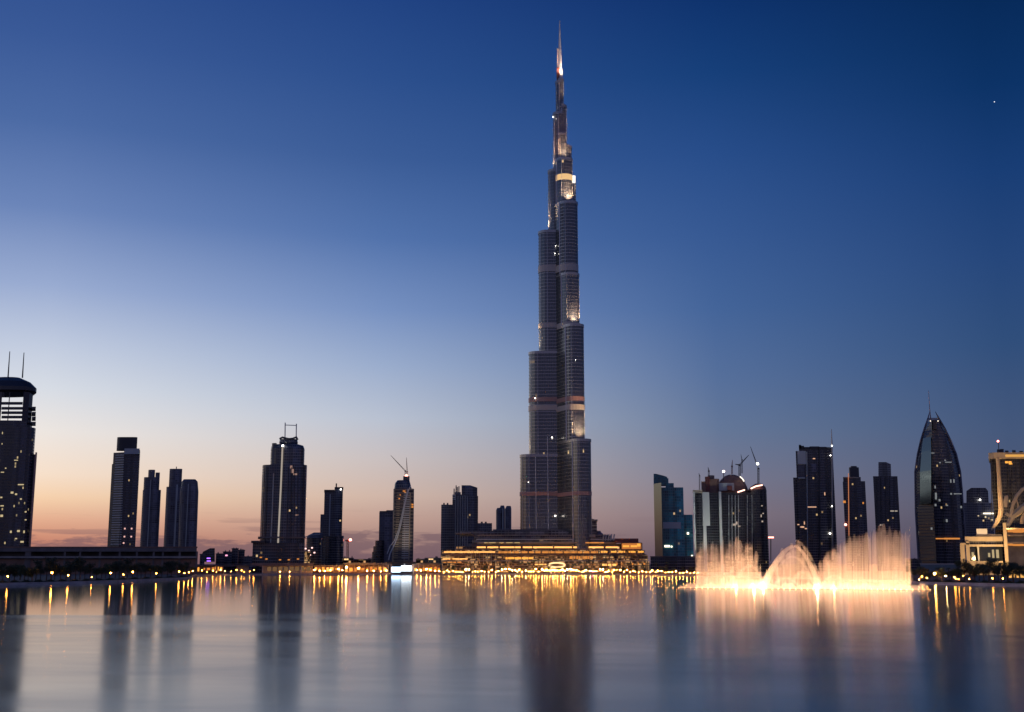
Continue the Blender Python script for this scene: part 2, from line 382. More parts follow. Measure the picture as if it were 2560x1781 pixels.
for wn, (th, tiers) in WINGS.items():
    prev = GZ
    for i, (d, w, py) in enumerate(tiers):
        dy = -math.cos(th) * d
        z1 = tz(py, dy * .7)
        z0 = prev - 4 if i else GZ
        body = MB().prism(stadium(th, d, w), z0, z1).build('wing_tier', 'burj_glass', T, smooth=False)
        rb = MB(); zz = (math.floor(prev / 5.0) + 1) * 5.0
        while zz < z1 - 1.2:
            rb.prism(stadium(th, d, w, .4), zz, zz + .95); zz += 5.0
        rb.build('sunshade', 'burj_fin', T, body)
        MB().prism(stadium(th, d, w, .9), z1 - 3.2, z1 + .8).build('parapet', 'burj_fin', T, body)
        # vertical steel fins on the nose and flanks
        fb = MB(); dx, dy_ = math.sin(th), -math.cos(th); qx, qy = -dy_, dx
        for k_ in ((-1.0, .0), (1.0, .0), (-.72, .69), (.72, .69)):
            fx = AX + dx * (d + (w + .6) * k_[1]) + qx * (w + .6) * k_[0]; fy = TY + dy_ * (d + (w + .6) * k_[1]) + qy * (w + .6) * k_[0]
            hw = .6 if wn == 'south' and k_[0] == -1.0 else .2; fb.box(fx - hw, fx + hw, fy - hw, fy + hw, z0 + 4 if i else GZ, z1 - 1)
        fb.build('vertical_fin', 'fin_pale', T, body)
        if i < len(tiers) - 1:
            d2, w2 = tiers[i + 1][:2]
            rr = d + w - (d2 + w2)
            if rr > 5: LAMPS.append((AX + dx * (d2 + w2 + rr * .9), TY + dy_ * (d2 + w2 + rr * .9), z1 + 1.6, wn, i, (AX + dx * (d2 + w2) * .85, TY + dy_ * (d2 + w2) * .9, z1 + 40)))
        prev = z1
# mechanical belts
for (ya, yb, mat, grow) in ((667, 684, 'belt', .8), (811, 824, 'belt', .8), (996, 1007, 'belt_red', .8), (1016, 1029, 'belt', .9), (1231, 1241, 'belt_red', .9)):
    for wn, (th, tiers) in WINGS.items():
        dw = [(d, w) for d, w, py in tiers if py <= ya - 2]
        if not dw: continue
        d, w = dw[0]
        MB().prism(stadium(th, d, w, grow), tz(yb, -math.cos(th) * d * .7), tz(ya, -math.cos(th) * d * .7)).build('belt_floor', mat, T)
# crown and spire
MB().loft([[(AX + r * math.cos(a), TY + r * math.sin(a), tz(py)) for a in (2 * math.pi * q / 12 for q in range(12))]
           for py, r in ((300, 5.5), (204, 4.8), (172, 3.6), (171, 3.1), (125, 2.7), (124, 2.1), (90, 1.5), (52, .7))]).build('spire', 'spire', T)
MB().box(AX - 5.2, AX - 1.2, TY - 4.6, TY + 2, tz(204), tz(172)).build('crown_block', 'rust', T)
MB().box(AX - 4.3, AX - 2.2, TY - 1.5, TY + 1.5, tz(172), tz(122)).build('crown_fin', 'belt', T)
for px, ya, yb, dd, rr in ((1371, 1092, 1328, -14.6, .7), (1341, 1142, 1328, -14.6, .6), (1403.5, 672, 1328, -15.5, .75), ):
    MB().tube([T.P(px - 2.2, ya, dd), T.P(px, yb, dd)], rr, 6).build('vertical_fin', 'fin_pale', T)
# lit gold band and white lamp box on the upper south wing
th, d, w = WINGS['south'][0], 11, 12
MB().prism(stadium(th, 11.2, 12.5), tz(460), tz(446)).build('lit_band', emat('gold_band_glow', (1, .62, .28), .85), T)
p = T.P(1434, 453, -8); MB().prism([(p.x - 3.4, p.y - 6), (p.x + 2.6, p.y - 4), (p.x + 2.6, p.y + 3), (p.x - 3.4, p.y + 2)], tz(461), tz(446)).build('lamp_box', emat('white_box_glow', (1, .93, .85), 1.5), T)
for (px, py, r, dd) in ((1383, 293, .9, -10), (1389, 615, .5, -17), (1387, 634, .6, -17), (1439, 900, .4, -52), (1338, 996, .8, -17), (1380, 1094, .8, -18), (1388, 1290, 1.0, -20), (1321, 1206, .5, -17)):
    T.ball('lamp', 'beacon_white', px, py, r, dd)
pw = {'west': 1.0, 'south': 1.0, 'east': .6}
for (x, y, z, wn, i, aim) in LAMPS:
    k_ = MB().box(x - .6, x + .6, y - .5, y + .5, z - 1.6, z - .9).build('floodlight', 'beacon_white', T)
    strong = {('west', 1): 1.6, ('west', 2): 4, ('south', 0): 1.6, ('south', 1): 1.8, ('south', 3): 3, ('south', 4): 1.8, ('west', 0): .7, ('west', 3): 2.5, ('south', 5): 1.6, ('west', 4): .5, ('east', 4): .8, ('east', 5): .9, ('south', 2): .25}.get((wn, i), .6)
    wpt(x, y, z, 190000 * strong, (1, .66, .36), .25, 'floodlight_beam', T, 100, aim)
x, y = AX + 9, TY - 10
for (x, y, z, e) in ((AX + 13, TY - 20, tz(262), 120000), (AX + 9, TY - 14, tz(206), 220000), (AX + 40, TY - 130, 60, 18000), (AX - 50, TY - 130, 60, 9000), (AX - 10, TY - 14, tz(290), 30000)):
    wpt(x, y, z, e, (1, .72, .5), .5, 'floodlight_beam', T, 60 if z > 100 else 90, (AX, TY, z + (40 if z > 100 else 110)))

# ------------------------------------------------------------------ towers, west to east
# round-crowned tower at the left edge
t = Thing('office_tower', 'dark tower at the left edge with a drum crown and two antennas', 'tower', 15, 1750)
t.prism('body', 'f_t0', ell(-66, 90, 0, 70, 5), 1068)
t.prism('lower_wing', 'f_t0', [(60, 12), (92, 14), (92, 50), (60, 50)], 1134, smooth=False)
t.prism('edge_fin', M['belt_red'], [(88.5, 8), (93, 8), (93, 13), (88.5, 13)], 1130)  # pink sky glow on this edge is put into the fin's reddish colour
t.prism('drum_base', 'f_dark', ell(-50, 81, 6, 64, 3), 1050, 1068, 1060)
t.prism('drum_wall', 'darkmetal', [(-50, 20), (-30, 8), (4, 5), (4, 64), (-50, 50)], 978, 1051, 1010)
t.prism('drum_wall', 'darkmetal', [(57, 6), (72, 12), (81, 28), (81, 44), (57, 62)], 978, 1051, 1010)
t.box('drum_post', 'darkmetal', 23.5, 26, 978, 1051, 6, 8); t.box('drum_post', 'darkmetal', 23.5, 26, 978, 1051, 60, 62)
t.box('drum_post', 'darkmetal', 4, 11, 978, 990, 6, 8)
for y_ in (1004, 1016.5, 1027.5, 1038.5): t.box('louvre', 'darkmetal', 4, 57, y_, y_ + 6.5, 5.5, 9)
rf = t.loft('roof', 'darkmetal', [(979, ell(-52, 86, 4, 66, 2.4, 28)), (974, ell(-60, 92, 0, 70, 2.4, 28)), (965, ell(-60, 92.5, 0, 70, 2.4, 28)),
      (950, ell(-48, 78, 6, 64, 2.4, 28)), (937, ell(-16, 52, 22, 50, 2.2, 28))], smooth=False)
for y_ in (1014, 1027, 1039, 1052): t.box('bracket', 'darkmetal', 80, 90, y_, y_ + 6, 14, 40)
t.beam('antenna', 'darkmetal', [(20, 945, 30), (24.5, 879, 30)], [1.1, .6]); t.beam('antenna', 'darkmetal', [(56, 945, 30), (60, 882, 30)], [1.1, .6])
t.wins([(6, 1083, 1.2, 4.0), (5, 1110, 1.2, 2.5), (40, 1151, 7.2, 1.5), (6, 1181, 6.0, 1.5), (14, 1171, 2.4, 2.0), (52, 1212, 8.4, 1.5), (30, 1232, 4.8, 3.5), (40, 1236, 3.6, 3.0), (3, 1244, 3.6, 2.5), (52, 1248, 3.0, 2.5), (5, 1265, 6.0, 2.0), (4, 1290, 4.8, 4.0),
        (64, 1280, 3.0, 2.5), (64, 1300, 3.0, 2.0), (27, 1330, 3.0, 4.0), (46, 1328, 4.8, 3.5), (60, 1330, 2.4, 4.5), (55, 1355, 6.0, 3.0), (40, 1347, 3.6, 2.0)], M['win_white'] if False else emat('pale_window', (1, .80, .45), .6), d=-.6)

t = Thing('residential_tower', 'tall grey slab tower with ribbed balconies and dark rooftop block, left skyline', 'tower', 306, 2000)
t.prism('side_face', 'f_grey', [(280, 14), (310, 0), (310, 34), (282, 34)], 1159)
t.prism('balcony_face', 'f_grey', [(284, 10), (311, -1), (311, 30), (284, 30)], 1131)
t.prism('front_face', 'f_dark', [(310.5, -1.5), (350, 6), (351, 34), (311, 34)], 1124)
t.prism('rooftop_block', 'darkmetal', ell(293, 344, 6, 32, 5), 1092, 1124)
t.box('roof_frame', 'palegrey', 311, 349, 1122, 1136, -2.6, 4, label='pale band under the roof')
for i in range(38):
    y_ = 1140 + i * 6; p0 = t.P(289 - i * .35, y_, 6.0); p1 = t.P(309.5 - i * .2, y_, -2.2)
    b = MB(); zz = p0.z
    b.prism([(p0.x, p0.y), (p1.x, p1.y), (p1.x, p1.y + 3), (p0.x, p0.y + 3)], zz, zz + 1.4).build('balcony', 'white' if i % 3 else 'palegrey', t)
t.wins([(312, 1322), (329, 1322), (311, 1342), (328, 1342), (309, 1358)], M['lamp_red'] if False else emat('rose_window', (1, .55, .5), 1.0), d=-2.5, w=3, h=3)

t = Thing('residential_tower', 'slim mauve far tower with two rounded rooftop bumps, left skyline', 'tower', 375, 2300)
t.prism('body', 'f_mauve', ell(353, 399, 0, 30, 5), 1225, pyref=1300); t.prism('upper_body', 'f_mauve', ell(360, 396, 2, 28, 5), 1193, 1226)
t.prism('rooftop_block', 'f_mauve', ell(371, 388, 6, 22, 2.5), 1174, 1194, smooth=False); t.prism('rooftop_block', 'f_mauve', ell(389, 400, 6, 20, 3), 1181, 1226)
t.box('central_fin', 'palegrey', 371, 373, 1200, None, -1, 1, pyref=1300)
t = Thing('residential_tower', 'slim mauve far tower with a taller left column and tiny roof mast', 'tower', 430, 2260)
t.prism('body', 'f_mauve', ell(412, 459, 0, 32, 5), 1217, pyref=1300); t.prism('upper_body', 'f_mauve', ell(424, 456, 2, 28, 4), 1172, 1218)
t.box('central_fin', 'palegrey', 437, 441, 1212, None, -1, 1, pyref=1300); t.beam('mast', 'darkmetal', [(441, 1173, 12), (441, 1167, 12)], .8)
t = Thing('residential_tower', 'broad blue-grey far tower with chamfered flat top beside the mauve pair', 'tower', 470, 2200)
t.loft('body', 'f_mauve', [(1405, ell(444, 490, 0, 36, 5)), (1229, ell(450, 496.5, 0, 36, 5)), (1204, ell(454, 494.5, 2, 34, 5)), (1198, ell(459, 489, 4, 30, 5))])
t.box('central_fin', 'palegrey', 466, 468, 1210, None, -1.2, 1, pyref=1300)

t = Thing('hotel_tower', 'broad navy glass tower with shouldered top and an H-shaped twin mast', 'tower', 706, 1700)
t.prism('lower_body', 'f_navy', ell(656, 768, 0, 60, 6, 24), 1162, pyref=1162)
t.prism('upper_body', 'f_navy', ell(677, 762, 3, 56, 5, 24), 1120, 1162)
t.loft('shoulder', 'f_navy', [(1121, ell(677, 762, 3, 56, 5, 24)), (1112, ell(679, 759, 5, 54, 4, 24)), (1109, ell(684, 750, 9, 50, 4, 24))])
t.prism('roof_turret', 'f_navy', ell(680, 692, 6, 16, 2.5), 1107, 1121)
cr = t.loft('crown', 'f_navy', [(1112, ell(700, 744, 12, 44, 4)), (1103, ell(698, 745, 10, 46, 4)), (1096, ell(699, 744, 10, 46, 4))])
t.beam('crown_rim', 'darkmetal', [(699, 1098, 10), (706, 1094, 10), (713, 1096, 10), (722, 1098, 10), (732, 1097, 10), (741, 1093, 10), (744, 1100, 10)], 1.5)
for x_, y_ in ((713, 1057), (741, 1060)): t.beam('mast', 'palegrey', [(x_ - .6, 1098, 20), (x_, y_, 20)], .75)
t.beam('mast_crossbar', 'palegrey', [(712, 1063, 20), (741, 1064, 20)], .55)
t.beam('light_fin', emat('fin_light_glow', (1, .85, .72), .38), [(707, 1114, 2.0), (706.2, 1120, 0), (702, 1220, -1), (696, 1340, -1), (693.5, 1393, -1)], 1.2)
t.ball('lamp', 'beacon_white', 707, 1115, 1.6, 1)
t.beam('light_fin', 'palegrey', [(684, 1184, -.5), (680, 1290, -.5), (676, 1370, -.5)], .8)
for x0_, x1_ in ((662, 653), (669, 661), (721, 716), (729, 725), (737, 733), (745, 742), (753, 750), (760, 757)):
    t.beam('mullion', 'darkmetal', [(x0_, 1168, -.3), (x1_, 1400, -.3)], .6)
t.box('podium', 'f_dark', 632, 762, 1358, None, -12, 70, pyref=1358)
t.box('canopy', 'darkmetal', 628, 662, 1353, 1358, -22, 10)
t.box('sill_band', 'dark_concrete', 645, 764, 1342, 1346, -3, 64)
t.wins([(728, 1168, 4, 5), (731, 1178, 5, 7), (738, 1186, 7, 3), (742, 1288, 5, 2)], emat('dim_rose_window', (1, .6, .5), .3))
t.wins([(652, 1394), (666, 1398), (700, 1400), (722, 1400), (745, 1398)], 'win_soft', d=-12.4, w=4, h=2)

t = Thing('domed_hall', 'low dark hall with a sloping shell roof right of the navy tower', 'hall', 785, 1950)
t.prism('wall', 'f_dark', ell(766, 806, 0, 50, 3), 1346)
t.loft('shell_roof', 'dark_concrete', [(1346, ell(765, 806, -2, 52, 3)), (1338, ell(770, 806, 4, 46, 3)), (1331, ell(784, 806, 14, 36, 3))])
t.beam('roof_rim', 'palegrey', [(763, 1343, -3), (778, 1337, -5), (800, 1336, -5)], .6)
t.wins([(764, 1372), (772, 1377), (780, 1370), (786, 1382), (775, 1388)], emat('rose_lamp_glow', (1, .6, .55), 2.0), w=3.4, h=2.6)
t = Thing('residential_tower', 'slate tower with a lower left wing, raised right block and rooftop mast', 'tower', 832, 2100)
t.box('lower_wing', 'f_mauve', 801, 814, 1286, None, 4, 34, pyref=1300); t.box('body', 'f_navy', 811, 838, 1227, None, 0, 34, pyref=1240)
t.box('right_block', 'f_navy', 837, 857, 1221, None, -3, 34, pyref=1240); t.box('roof_slab', 'darkmetal', 810.5, 837, 1225, 1229, -2, 36)
t.box('roof_slab', 'darkmetal', 836.5, 858.5, 1218.5, 1223, -4, 36)
t.beam('mast', 'darkmetal', [(840.5, 1222, 6), (841, 1209, 6)], 1.2); t.box('central_fin', 'palegrey', 823, 825, 1236, None, -1, 1, pyref=1300)
t.prism('podium', 'f_dark', ell(806, 860, -6, 40, 4), 1340, pyref=1340)
t.ball('lamp', 'beacon_white', 852, 1224, 1.2, -4)

t = Thing('residential_tower', 'low grey block with stepped round terraces behind the twisted tower', 'building', 960, 1990)
t.box('body', 'f_mauve', 948, 990, 1281, None, 0, 40, pyref=1300); t.box('roof_slab', 'dark_concrete', 949, 968, 1278, 1282, -1, 42); t.box('roof_slab', 'dark_concrete', 966, 990, 1276, 1281, -1, 42)
for x0_, y_ in ((938, 1352), (933, 1366), (930, 1380), (928, 1394)): t.prism('terrace', 'f_dark', ell(x0_, 962, -8, 36, 3), y_, y_ + 15, smooth=False); 
t = Thing('twisted_tower', 'brown ribbed tower with a pale S-curve line and cranes on its roof', 'tower', 1009, 1850)
t.prism('body', 'f_brown', ell(982, 1034, 0, 42, 6, 24), 1222, pyref=1320)
t.loft('crown', 'f_navy', [(1224, ell(985, 1030, 1, 40, 5)), (1208, ell(987, 1026, 3, 38, 5)), (1200, ell(993, 1024, 6, 34, 4))])
t.box('roof_block', 'f_dark', 1008, 1024, 1190, 1202, 8, 30)
for i in range(30):
    y_ = 1232 + i * 5.6; l_ = 985.5 - (y_ - 1232) * .035
    t.box('balcony', 'white', l_ + 24, l_ + 41, y_, y_ + 1.8, -2.2, 1, pyref=y_)
    t.box('balcony', 'cream', l_ + 6, l_ + 15, y_, y_ + 1.8, -1.9, 1, pyref=y_)
wpt(*t.P(1015, 1395, -90), 80000, (1, .82, .62), 1, 'floodlight_beam', t, 60, t.P(1010, 1290, 0))
t.beam('curved_line', 'white', [(1026, 1216, -1.5), (1019, 1232, -3), (1012, 1262, -3), (1006, 1295, -3), (999, 1325, -3), (992, 1348, -4), (984, 1366, -7), (975, 1385, -12), (972, 1400, -14)], .85)
t.beam('curved_line', 'white', [(1020, 1222, -3), (1010, 1262, -3), (1003, 1295, -3), (996, 1325, -4), (986, 1352, -6), (975, 1366, -9), (968, 1385, -14)], .6)
t.beam('edge_line', 'cream', [(1026, 1232, -2.8), (1022, 1400, -2.8)], .8)
t.wins([(1010, 1228, 5, 2), (1013, 1232, 4, 2), (1000, 1238, 3, 2), (998, 1247, 3, 2), (1031, 1262, 4, 3), (1031, 1268, 4, 3)], 'win_soft', d=-1.6)
def crane(px, py0, py1, Y, jibs, label, red=False, r=.75, group='tower cranes on the skyline', light=None):
    c = Thing('tower_crane', label, 'crane', px, Y, group, gz=at(px, py0, Y).z, py=py0)
    mt = 'rust' if red else 'darkmetal'
    # latticed mast: four chords and cross braces
    A = c.P(px, py0); B_ = c.P(px, py1); s_ = r * 1.5; b = MB()
    for sx in (-1, 1):
        for sy in (-1, 1): b.tube([(A.x + sx * s_, A.y + sy * s_, A.z), (B_.x + sx * s_, B_.y + sy * s_, B_.z)], r * .45, 4)
    nn = max(3, int((B_.z - A.z) / (3 * r)))
    for i in range(nn):
        za = A.z + (B_.z - A.z) * i / nn; zb = A.z + (B_.z - A.z) * (i + 1) / nn; sx = 1 if i % 2 else -1
        b.tube([(A.x - sx * s_, A.y - s_, za), (A.x + sx * s_, A.y - s_, zb)], r * .35, 4)
    b.build('mast', mt, c)
    b = MB(); b.box(B_.x - 2.2 * r, B_.x + 2.2 * r, B_.y - 2 * r, B_.y + 2 * r, B_.z - 2 * r, B_.z + 1.5 * r); b.build('cab', mt, c)
    for (x, y) in jibs:
        e = c.P(x, y); b = MB(); up = Vector((0, 0, 1)); dr = (e - B_).normalized(); side = dr.cross(Vector((0, 1, 0))).normalized() * r * 1.2
        b.tube([B_ + side, e], r * .5, 4); b.tube([B_ - side, e], r * .5, 4)
        for i in range(1, 8):
            f0 = i / 9; f1 = (i + 1) / 9; s0 = side * (1 - f0) * (1 if i % 2 else -1); s1 = -side * (1 - f1) * (1 if i % 2 else -1)
            b.tube([B_ + (e - B_) * f0 + s0, B_ + (e - B_) * f1 + s1], r * .3, 4)
        b.build('jib', mt, c)
    if light: c.ball('lamp', 'beacon_white' if light[0] == 'white' else light[0], light[1], light[2], light[3], -3)
    return c
crane(1013.5, 1190, 1178, 1866, [(977, 1139)], 'luffing crane with its jib raised left on the twisted tower', r=.55, light=('lamp_red', 1016, 1190, 2.2))
crane(1018, 1190, 1180, 1872, [(1016, 1144)], 'crane with a near upright jib on the twisted tower', red=True, r=.5, light=('lamp_red', 1019, 1194, 1.5))

t = Thing('apartment_block', 'large slate block of three steps left of the tallest tower', 'building', 1150, 1950)
t.box('left_block', 'f_navy', 1103, 1134, 1262, None, 0, 50, pyref=1280); t.box('middle_block', 'f_navy', 1131, 1170, 1237, None, -4, 50, pyref=1260)
t.prism('tall_block', 'f_navy', [(1166, 2), (1195, 4), (1195, 50), (1155, 50), (1153, 10)], 1240, pyref=1300)
t.loft('crown', 'f_navy', [(1241, [(1154, 4), (1193.5, 6), (1193.5, 44), (1154, 44)]), (1219, [(1154, 4), (1193.5, 6), (1193.5, 44), (1154, 44)]), (1213, [(1154, 6), (1176, 7), (1176, 42), (1154, 42)])])
t.box('lower_wing', 'f_navy', 1192, 1230, 1308, None, 6, 50, pyref=1320)
for x_ in (1139, 1145, 1151, 1157, 1163, 1169): t.beam('mullion', 'palegrey', [(x_, 1240, -4.6), (x_ - 1, 1385, -4.6)], .5)
for y_ in (1238, 1243, 1248): t.box('balcony', 'white', 1131, 1139.5, y_, y_ + 2.4, -7, -4)
for x_, h_ in ((1135, 1222), (1140, 1214), (1143, 1218), (1147, 1216)): t.beam('roof_mast', 'concrete', [(x_, 1238, 8), (x_ + .4, h_, 8)], .9)
t.box('roof_plant', 'concrete', 1137, 1152, 1230, 1237, 6, 20)
for x_ in (1108, 1117): t.box('roof_plant', 'dark_concrete', x_, x_ + 4, 1257, 1262, 10, 20)
for x_ in (1202, 1212): t.box('roof_plant', 'dark_concrete', x_, x_ + 5, 1304, 1308, 14, 24)
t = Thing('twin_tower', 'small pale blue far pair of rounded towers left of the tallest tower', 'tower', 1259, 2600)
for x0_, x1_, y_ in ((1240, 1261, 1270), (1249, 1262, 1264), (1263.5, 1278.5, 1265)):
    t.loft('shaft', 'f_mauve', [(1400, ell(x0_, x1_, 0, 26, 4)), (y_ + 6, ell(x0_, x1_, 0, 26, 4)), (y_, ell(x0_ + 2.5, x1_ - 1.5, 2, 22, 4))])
t.beam('light_fin', 'palegrey', [(1257, 1272, -1), (1257, 1400, -1)], .9); t.beam('light_fin', 'palegrey', [(1263, 1272, -1), (1263, 1400, -1)], .8)

t = Thing('glass_tower', 'teal glass tower with a stepped top and a pale side wall', 'tower', 1672, 1800)
t.prism('side_wall', 'mirror_glass', [(1634, 0), (1653, -26), (1653, 0)], 1210)
t.loft('upper_block', 'f_teal', [(1212, [(1634, -1), (1668, -1), (1668, 40), (1634, 40)]), (1193, [(1634, -1), (1668, -1), (1668, 40), (1634, 40)]), (1190, [(1634, -1), (1660, -1), (1660, 40), (1634, 40)]), (1185, [(1634, -1), (1640, -1), (1640, 40), (1634, 40)])])
t.box('step_block', 'f_teal', 1664, 1671.5, 1196, None, 1, 38, pyref=1215); t.box('step_block', 'f_teal', 1670, 1684.5, 1208, None, 1.5, 38, pyref=1215)
t.box('main_block', 'f_teal', 1652, 1708, 1219, None, -1.5, 38, pyref=1219); t.box('low_wing', 'f_teal', 1706, 1732, 1287, None, 2, 36, pyref=1300)
t.box('shade_panel', 'palegrey', 1657, 1702, 1306, 1322, -2.1, -1.6, label='paler glass band across the teal facade')
t.wins([(1668, 1366, 8, 3), (1679, 1367, 3, 3), (1720, 1334, 4, 4), (1730, 1390, 3, 3)], 'win_white', d=-2.5)

t = Thing('mall_complex', 'wide dark tower block with pale strips and a domed top ringed by cranes', 'building', 1825, 1900)
t.prism('body', 'f_black', ell(1736, 1914, 0, 90, 12, 28), 1232, pyref=1300)
t.prism('corner_fin', 'white', [(1732, 6), (1733, -3), (1737, -3), (1737, 6)], 1230); t.prism('pale_panel', 'white', [(1754, 1), (1756, -3), (1773, -3), (1773, 1)], 1231, 1315, 1230)
t.prism('pale_panel', 'white', [(1758, 1), (1758, -2.4), (1766, -2.4), (1766, 1)], 1315); t.prism('corner_fin', 'white', [(1796, 1), (1797, -3), (1803, -3), (1803, 1)], 1229)
wpt(*t.P(1775, 1395, -90), 170000, (.95, 1, .82), 1, 'floodlight_beam', t, 80, t.P(1775, 1260, 0))  # unseen spot added to brighten the white panels against the black glass
t.box('parapet', 'cream', 1732, 1756, 1226, 1233, -2.8, 30)
for x_ in (1822, 1830, 1838, 1846, 1868, 1880): t.beam('mullion', 'palegrey', [(x_, 1238, -1), (x_ + .6, 1400, -1)], .55)
t.prism('corner_tower', 'f_black', ell(1872, 1917, -4, 50, 3, 24), 1224, pyref=1240)
t.loft('roof_curve', 'brownroof', [(1226, ell(1868, 1917, -4, 60, 3)), (1216, ell(1876, 1914, 0, 56, 3)), (1209, ell(1886, 1906, 4, 50, 3))])
t.loft('dome', 'brownroof', [(1234, ell(1786, 1874, 14, 70, 3)), (1214, ell(1792, 1868, 16, 68, 3)), (1198, ell(1800, 1860, 20, 64, 2.6)), (1186, ell(1812, 1846, 28, 56, 2.4)), (1183, ell(1820, 1838, 34, 50, 2.2))])
t.box('roof_block', 'brownroof', 1753, 1780, 1203, 1232, 10, 50); t.prism('roof_block', 'rust', ell(1762, 1775, 8, 26, 3), 1191, 1232); t.prism('roof_block', 'brownroof', ell(1770, 1798, 10, 40, 3), 1196, 1232); t.prism('roof_block', 'dark_concrete', ell(1769, 1786, 14, 30, 2.4), 1187, 1200)
t.box('roof_panel', 'palegrey', 1797, 1835, 1207, 1226, 8, 12); t.box('roof_vent', 'rust', 1818, 1830, 1214, 1226, 5, 8)
for pts in ([(1844, 1231, -4), (1853, 1228, -4), (1862, 1225, -5)], [(1877, 1222, -6), (1890, 1216, -6), (1906, 1213, -5)]):
    t.beam('light_strip', emat('rose_strip_glow', (1, .55, .42), 3.2), pts, 1.0)
t.beam('light_strip', 'win_white', [(1850, 1192, 18), (1856, 1197, 16), (1860, 1204, 16)], .8)
t.ball('lamp', emat('white_rose_glow', (1, .75, .7), 5), 1809, 1179, 2.2, 10); t.beam('lamp_post', 'darkmetal', [(1809, 1200, 20), (1809, 1180, 12)], .6)
t.wins([(1905, 1265), (1906, 1304, 3, 3), (1903, 1290, 2, 5), (1908, 1284), (1836, 1312, 6, 4), (1842, 1308, 3, 6), (1848, 1316, 5, 2)], emat('dim_pale_window', (1, .8, .65), .5), d=-4.6)
crane(1849, 1190, 1163, 1930, [(1872, 1138), (1838, 1161)], 'crane with a raised right jib above the brown dome', r=.8)
crane(1896, 1212, 1172, 1925, [(1876, 1117)], 'tall luffing crane with a lamp above the rounded corner tower', r=.7, light=('white', 1894, 1160, 2.0))
crane(1830, 1186, 1166, 1935, [(1831, 1150)], 'small red upright crane over the brown dome', red=True, r=.6)
crane(1772, 1192, 1178, 1932, [(1770, 1168)], 'short dark crane above the left roof blocks of the domed complex', r=.6)
crane(1749, 1228, 1190, 1938, [(1747, 1183)], 'thin pale mast crane at the left roof corner of the domed complex', r=.45)
crane(1855, 1184, 1150, 1945, [(1852, 1136)], 'thin upright crane just right of the tallest dome mast', r=.45)

t = Thing('office_tower', 'tall black glass tower with ragged crown and right-edge mast behind the fountain', 'tower', 2035, 1950)
t.box('body', 'f_dark', 1992, 2085, 1128, None, 0, 50, pyref=1200); t.box('left_wing', 'f_dark', 1983, 2000, 1194, None, 3, 44, pyref=1200)
t.loft('crown', 'f_dark', [(1129, [(1998, 1), (2079, 1), (2079, 48), (1998, 48)]), (1119, [(1997, 1), (2079, 1), (2079, 48), (1997, 48)])])
for x0_, x1_, y_ in ((1997, 2010, 1115), (2008, 2026, 1118), (2024, 2048, 1116.5), (2046, 2066, 1117.5), (2064, 2074, 1118.5)): t.box('crown_panel', 'darkmetal', x0_, x1_, y_, 1122, -1 , 6)
t.prism('crown_panel', 'darkmetal', [(1997, -1), (2003, -1), (2003, 5), (1997, 5)], 1112.5, 1122)
t.box('pale_panel', 'palegrey', 1993, 2014, 1128, 1161, -1.2, 1); t.box('pale_panel', 'f_mauve', 1994, 2010, 1163, 1192, -1, 1); t.box('pale_panel', 'f_mauve', 2028, 2041, 1160, 1180, -1, 1)
t.box('ledge', 'palegrey', 1995, 2013, 1194, 1197, -3, 1)
t.beam('corner_mast', 'metal', [(2081, 1400, -2), (2079.5, 1110, -2), (2078.5, 1073, -2)], [1.6, 1.4, .5])
t.beam('edge_fin', 'palegrey', [(2017, 1130, -1), (2019, 1400, -1)], .8); t.beam('edge_fin', 'darkmetal', [(2048, 1122, -1), (2050, 1400, -1)], 1.1)
t.ball('lamp', 'beacon_white', 2080, 1115, 1.1, -4); t.ball('lamp', 'beacon_white', 2076, 1139, .9, -4); t.ball('lamp', 'beacon_white', 2080, 1266, 1.0, -4); t.ball('lamp', 'beacon_white', 2075, 1334, 1.4, -4)
t.wins([(2035, 1147, 5, 2), (2062, 1235, 2, 6), (2030, 1268, 14, 1.5), (2007, 1318, 6, 3), (2011, 1308, 2, 6), (2003, 1318, 4, 2), (2015, 1322, 5, 2), (1996, 1312, 4, 2)], emat('peach_window', (1, .55, .35), .8))
t = Thing('residential_tower', 'narrow dark tower with a block top and an amber vertical line', 'tower', 2134, 2100)
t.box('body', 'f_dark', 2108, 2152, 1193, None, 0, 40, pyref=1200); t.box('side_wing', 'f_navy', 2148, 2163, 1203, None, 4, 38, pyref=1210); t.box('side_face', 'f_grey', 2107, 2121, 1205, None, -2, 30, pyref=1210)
t.prism('rooftop_block', 'darkmetal', ell(2122, 2147, 6, 30, 6), 1168, 1193); t.prism('roof_cap', 'darkmetal', ell(2126, 2142, 8, 26, 3), 1164.5, 1168.5)
t.beam('amber_line', emat('amber_line_glow', (1, .35, .16), .55), [(2121, 1184, -2.6), (2122, 1290, -2.6), (2122.5, 1340, -2.6)], .65)
t.ball('lamp', 'lamp_red', 2114, 1312, 2.2, -4); t.wins([(2111, 1255, 6, 5), (2158, 1258, 3, 4, 3.5)], 'win_soft', d=-2.4); t.box('roof_edge', 'cream', 2110, 2146, 1193, 1196, -1, 2)
t = Thing('residential_tower', 'dark slab tower with a curved raised rooftop block, above the fountain right end', 'tower', 2215, 2200)
t.box('body', 'f_dark', 2183, 2244, 1191, None, 0, 44, pyref=1200)
t.loft('rooftop_block', 'f_grey', [(1192, [(2196, 6), (2228, 6), (2228, 34), (2196, 34)]), (1160, [(2196, 6), (2227, 6), (2227, 34), (2196, 34)]), (1155, [(2196, 6), (2215, 6), (2215, 34), (2196, 34)])])
for x_ in (2192, 2202, 2213, 2224, 2235): t.beam('mullion', 'darkmetal', [(x_, 1193, -.5), (x_ + 2, 1395, -.5)], .7)
t.wins([(2234, 1278, 14, 1.6), (2203, 1313, 6, 3)], emat('faint_pale_window', (1, .85, .7), .5))

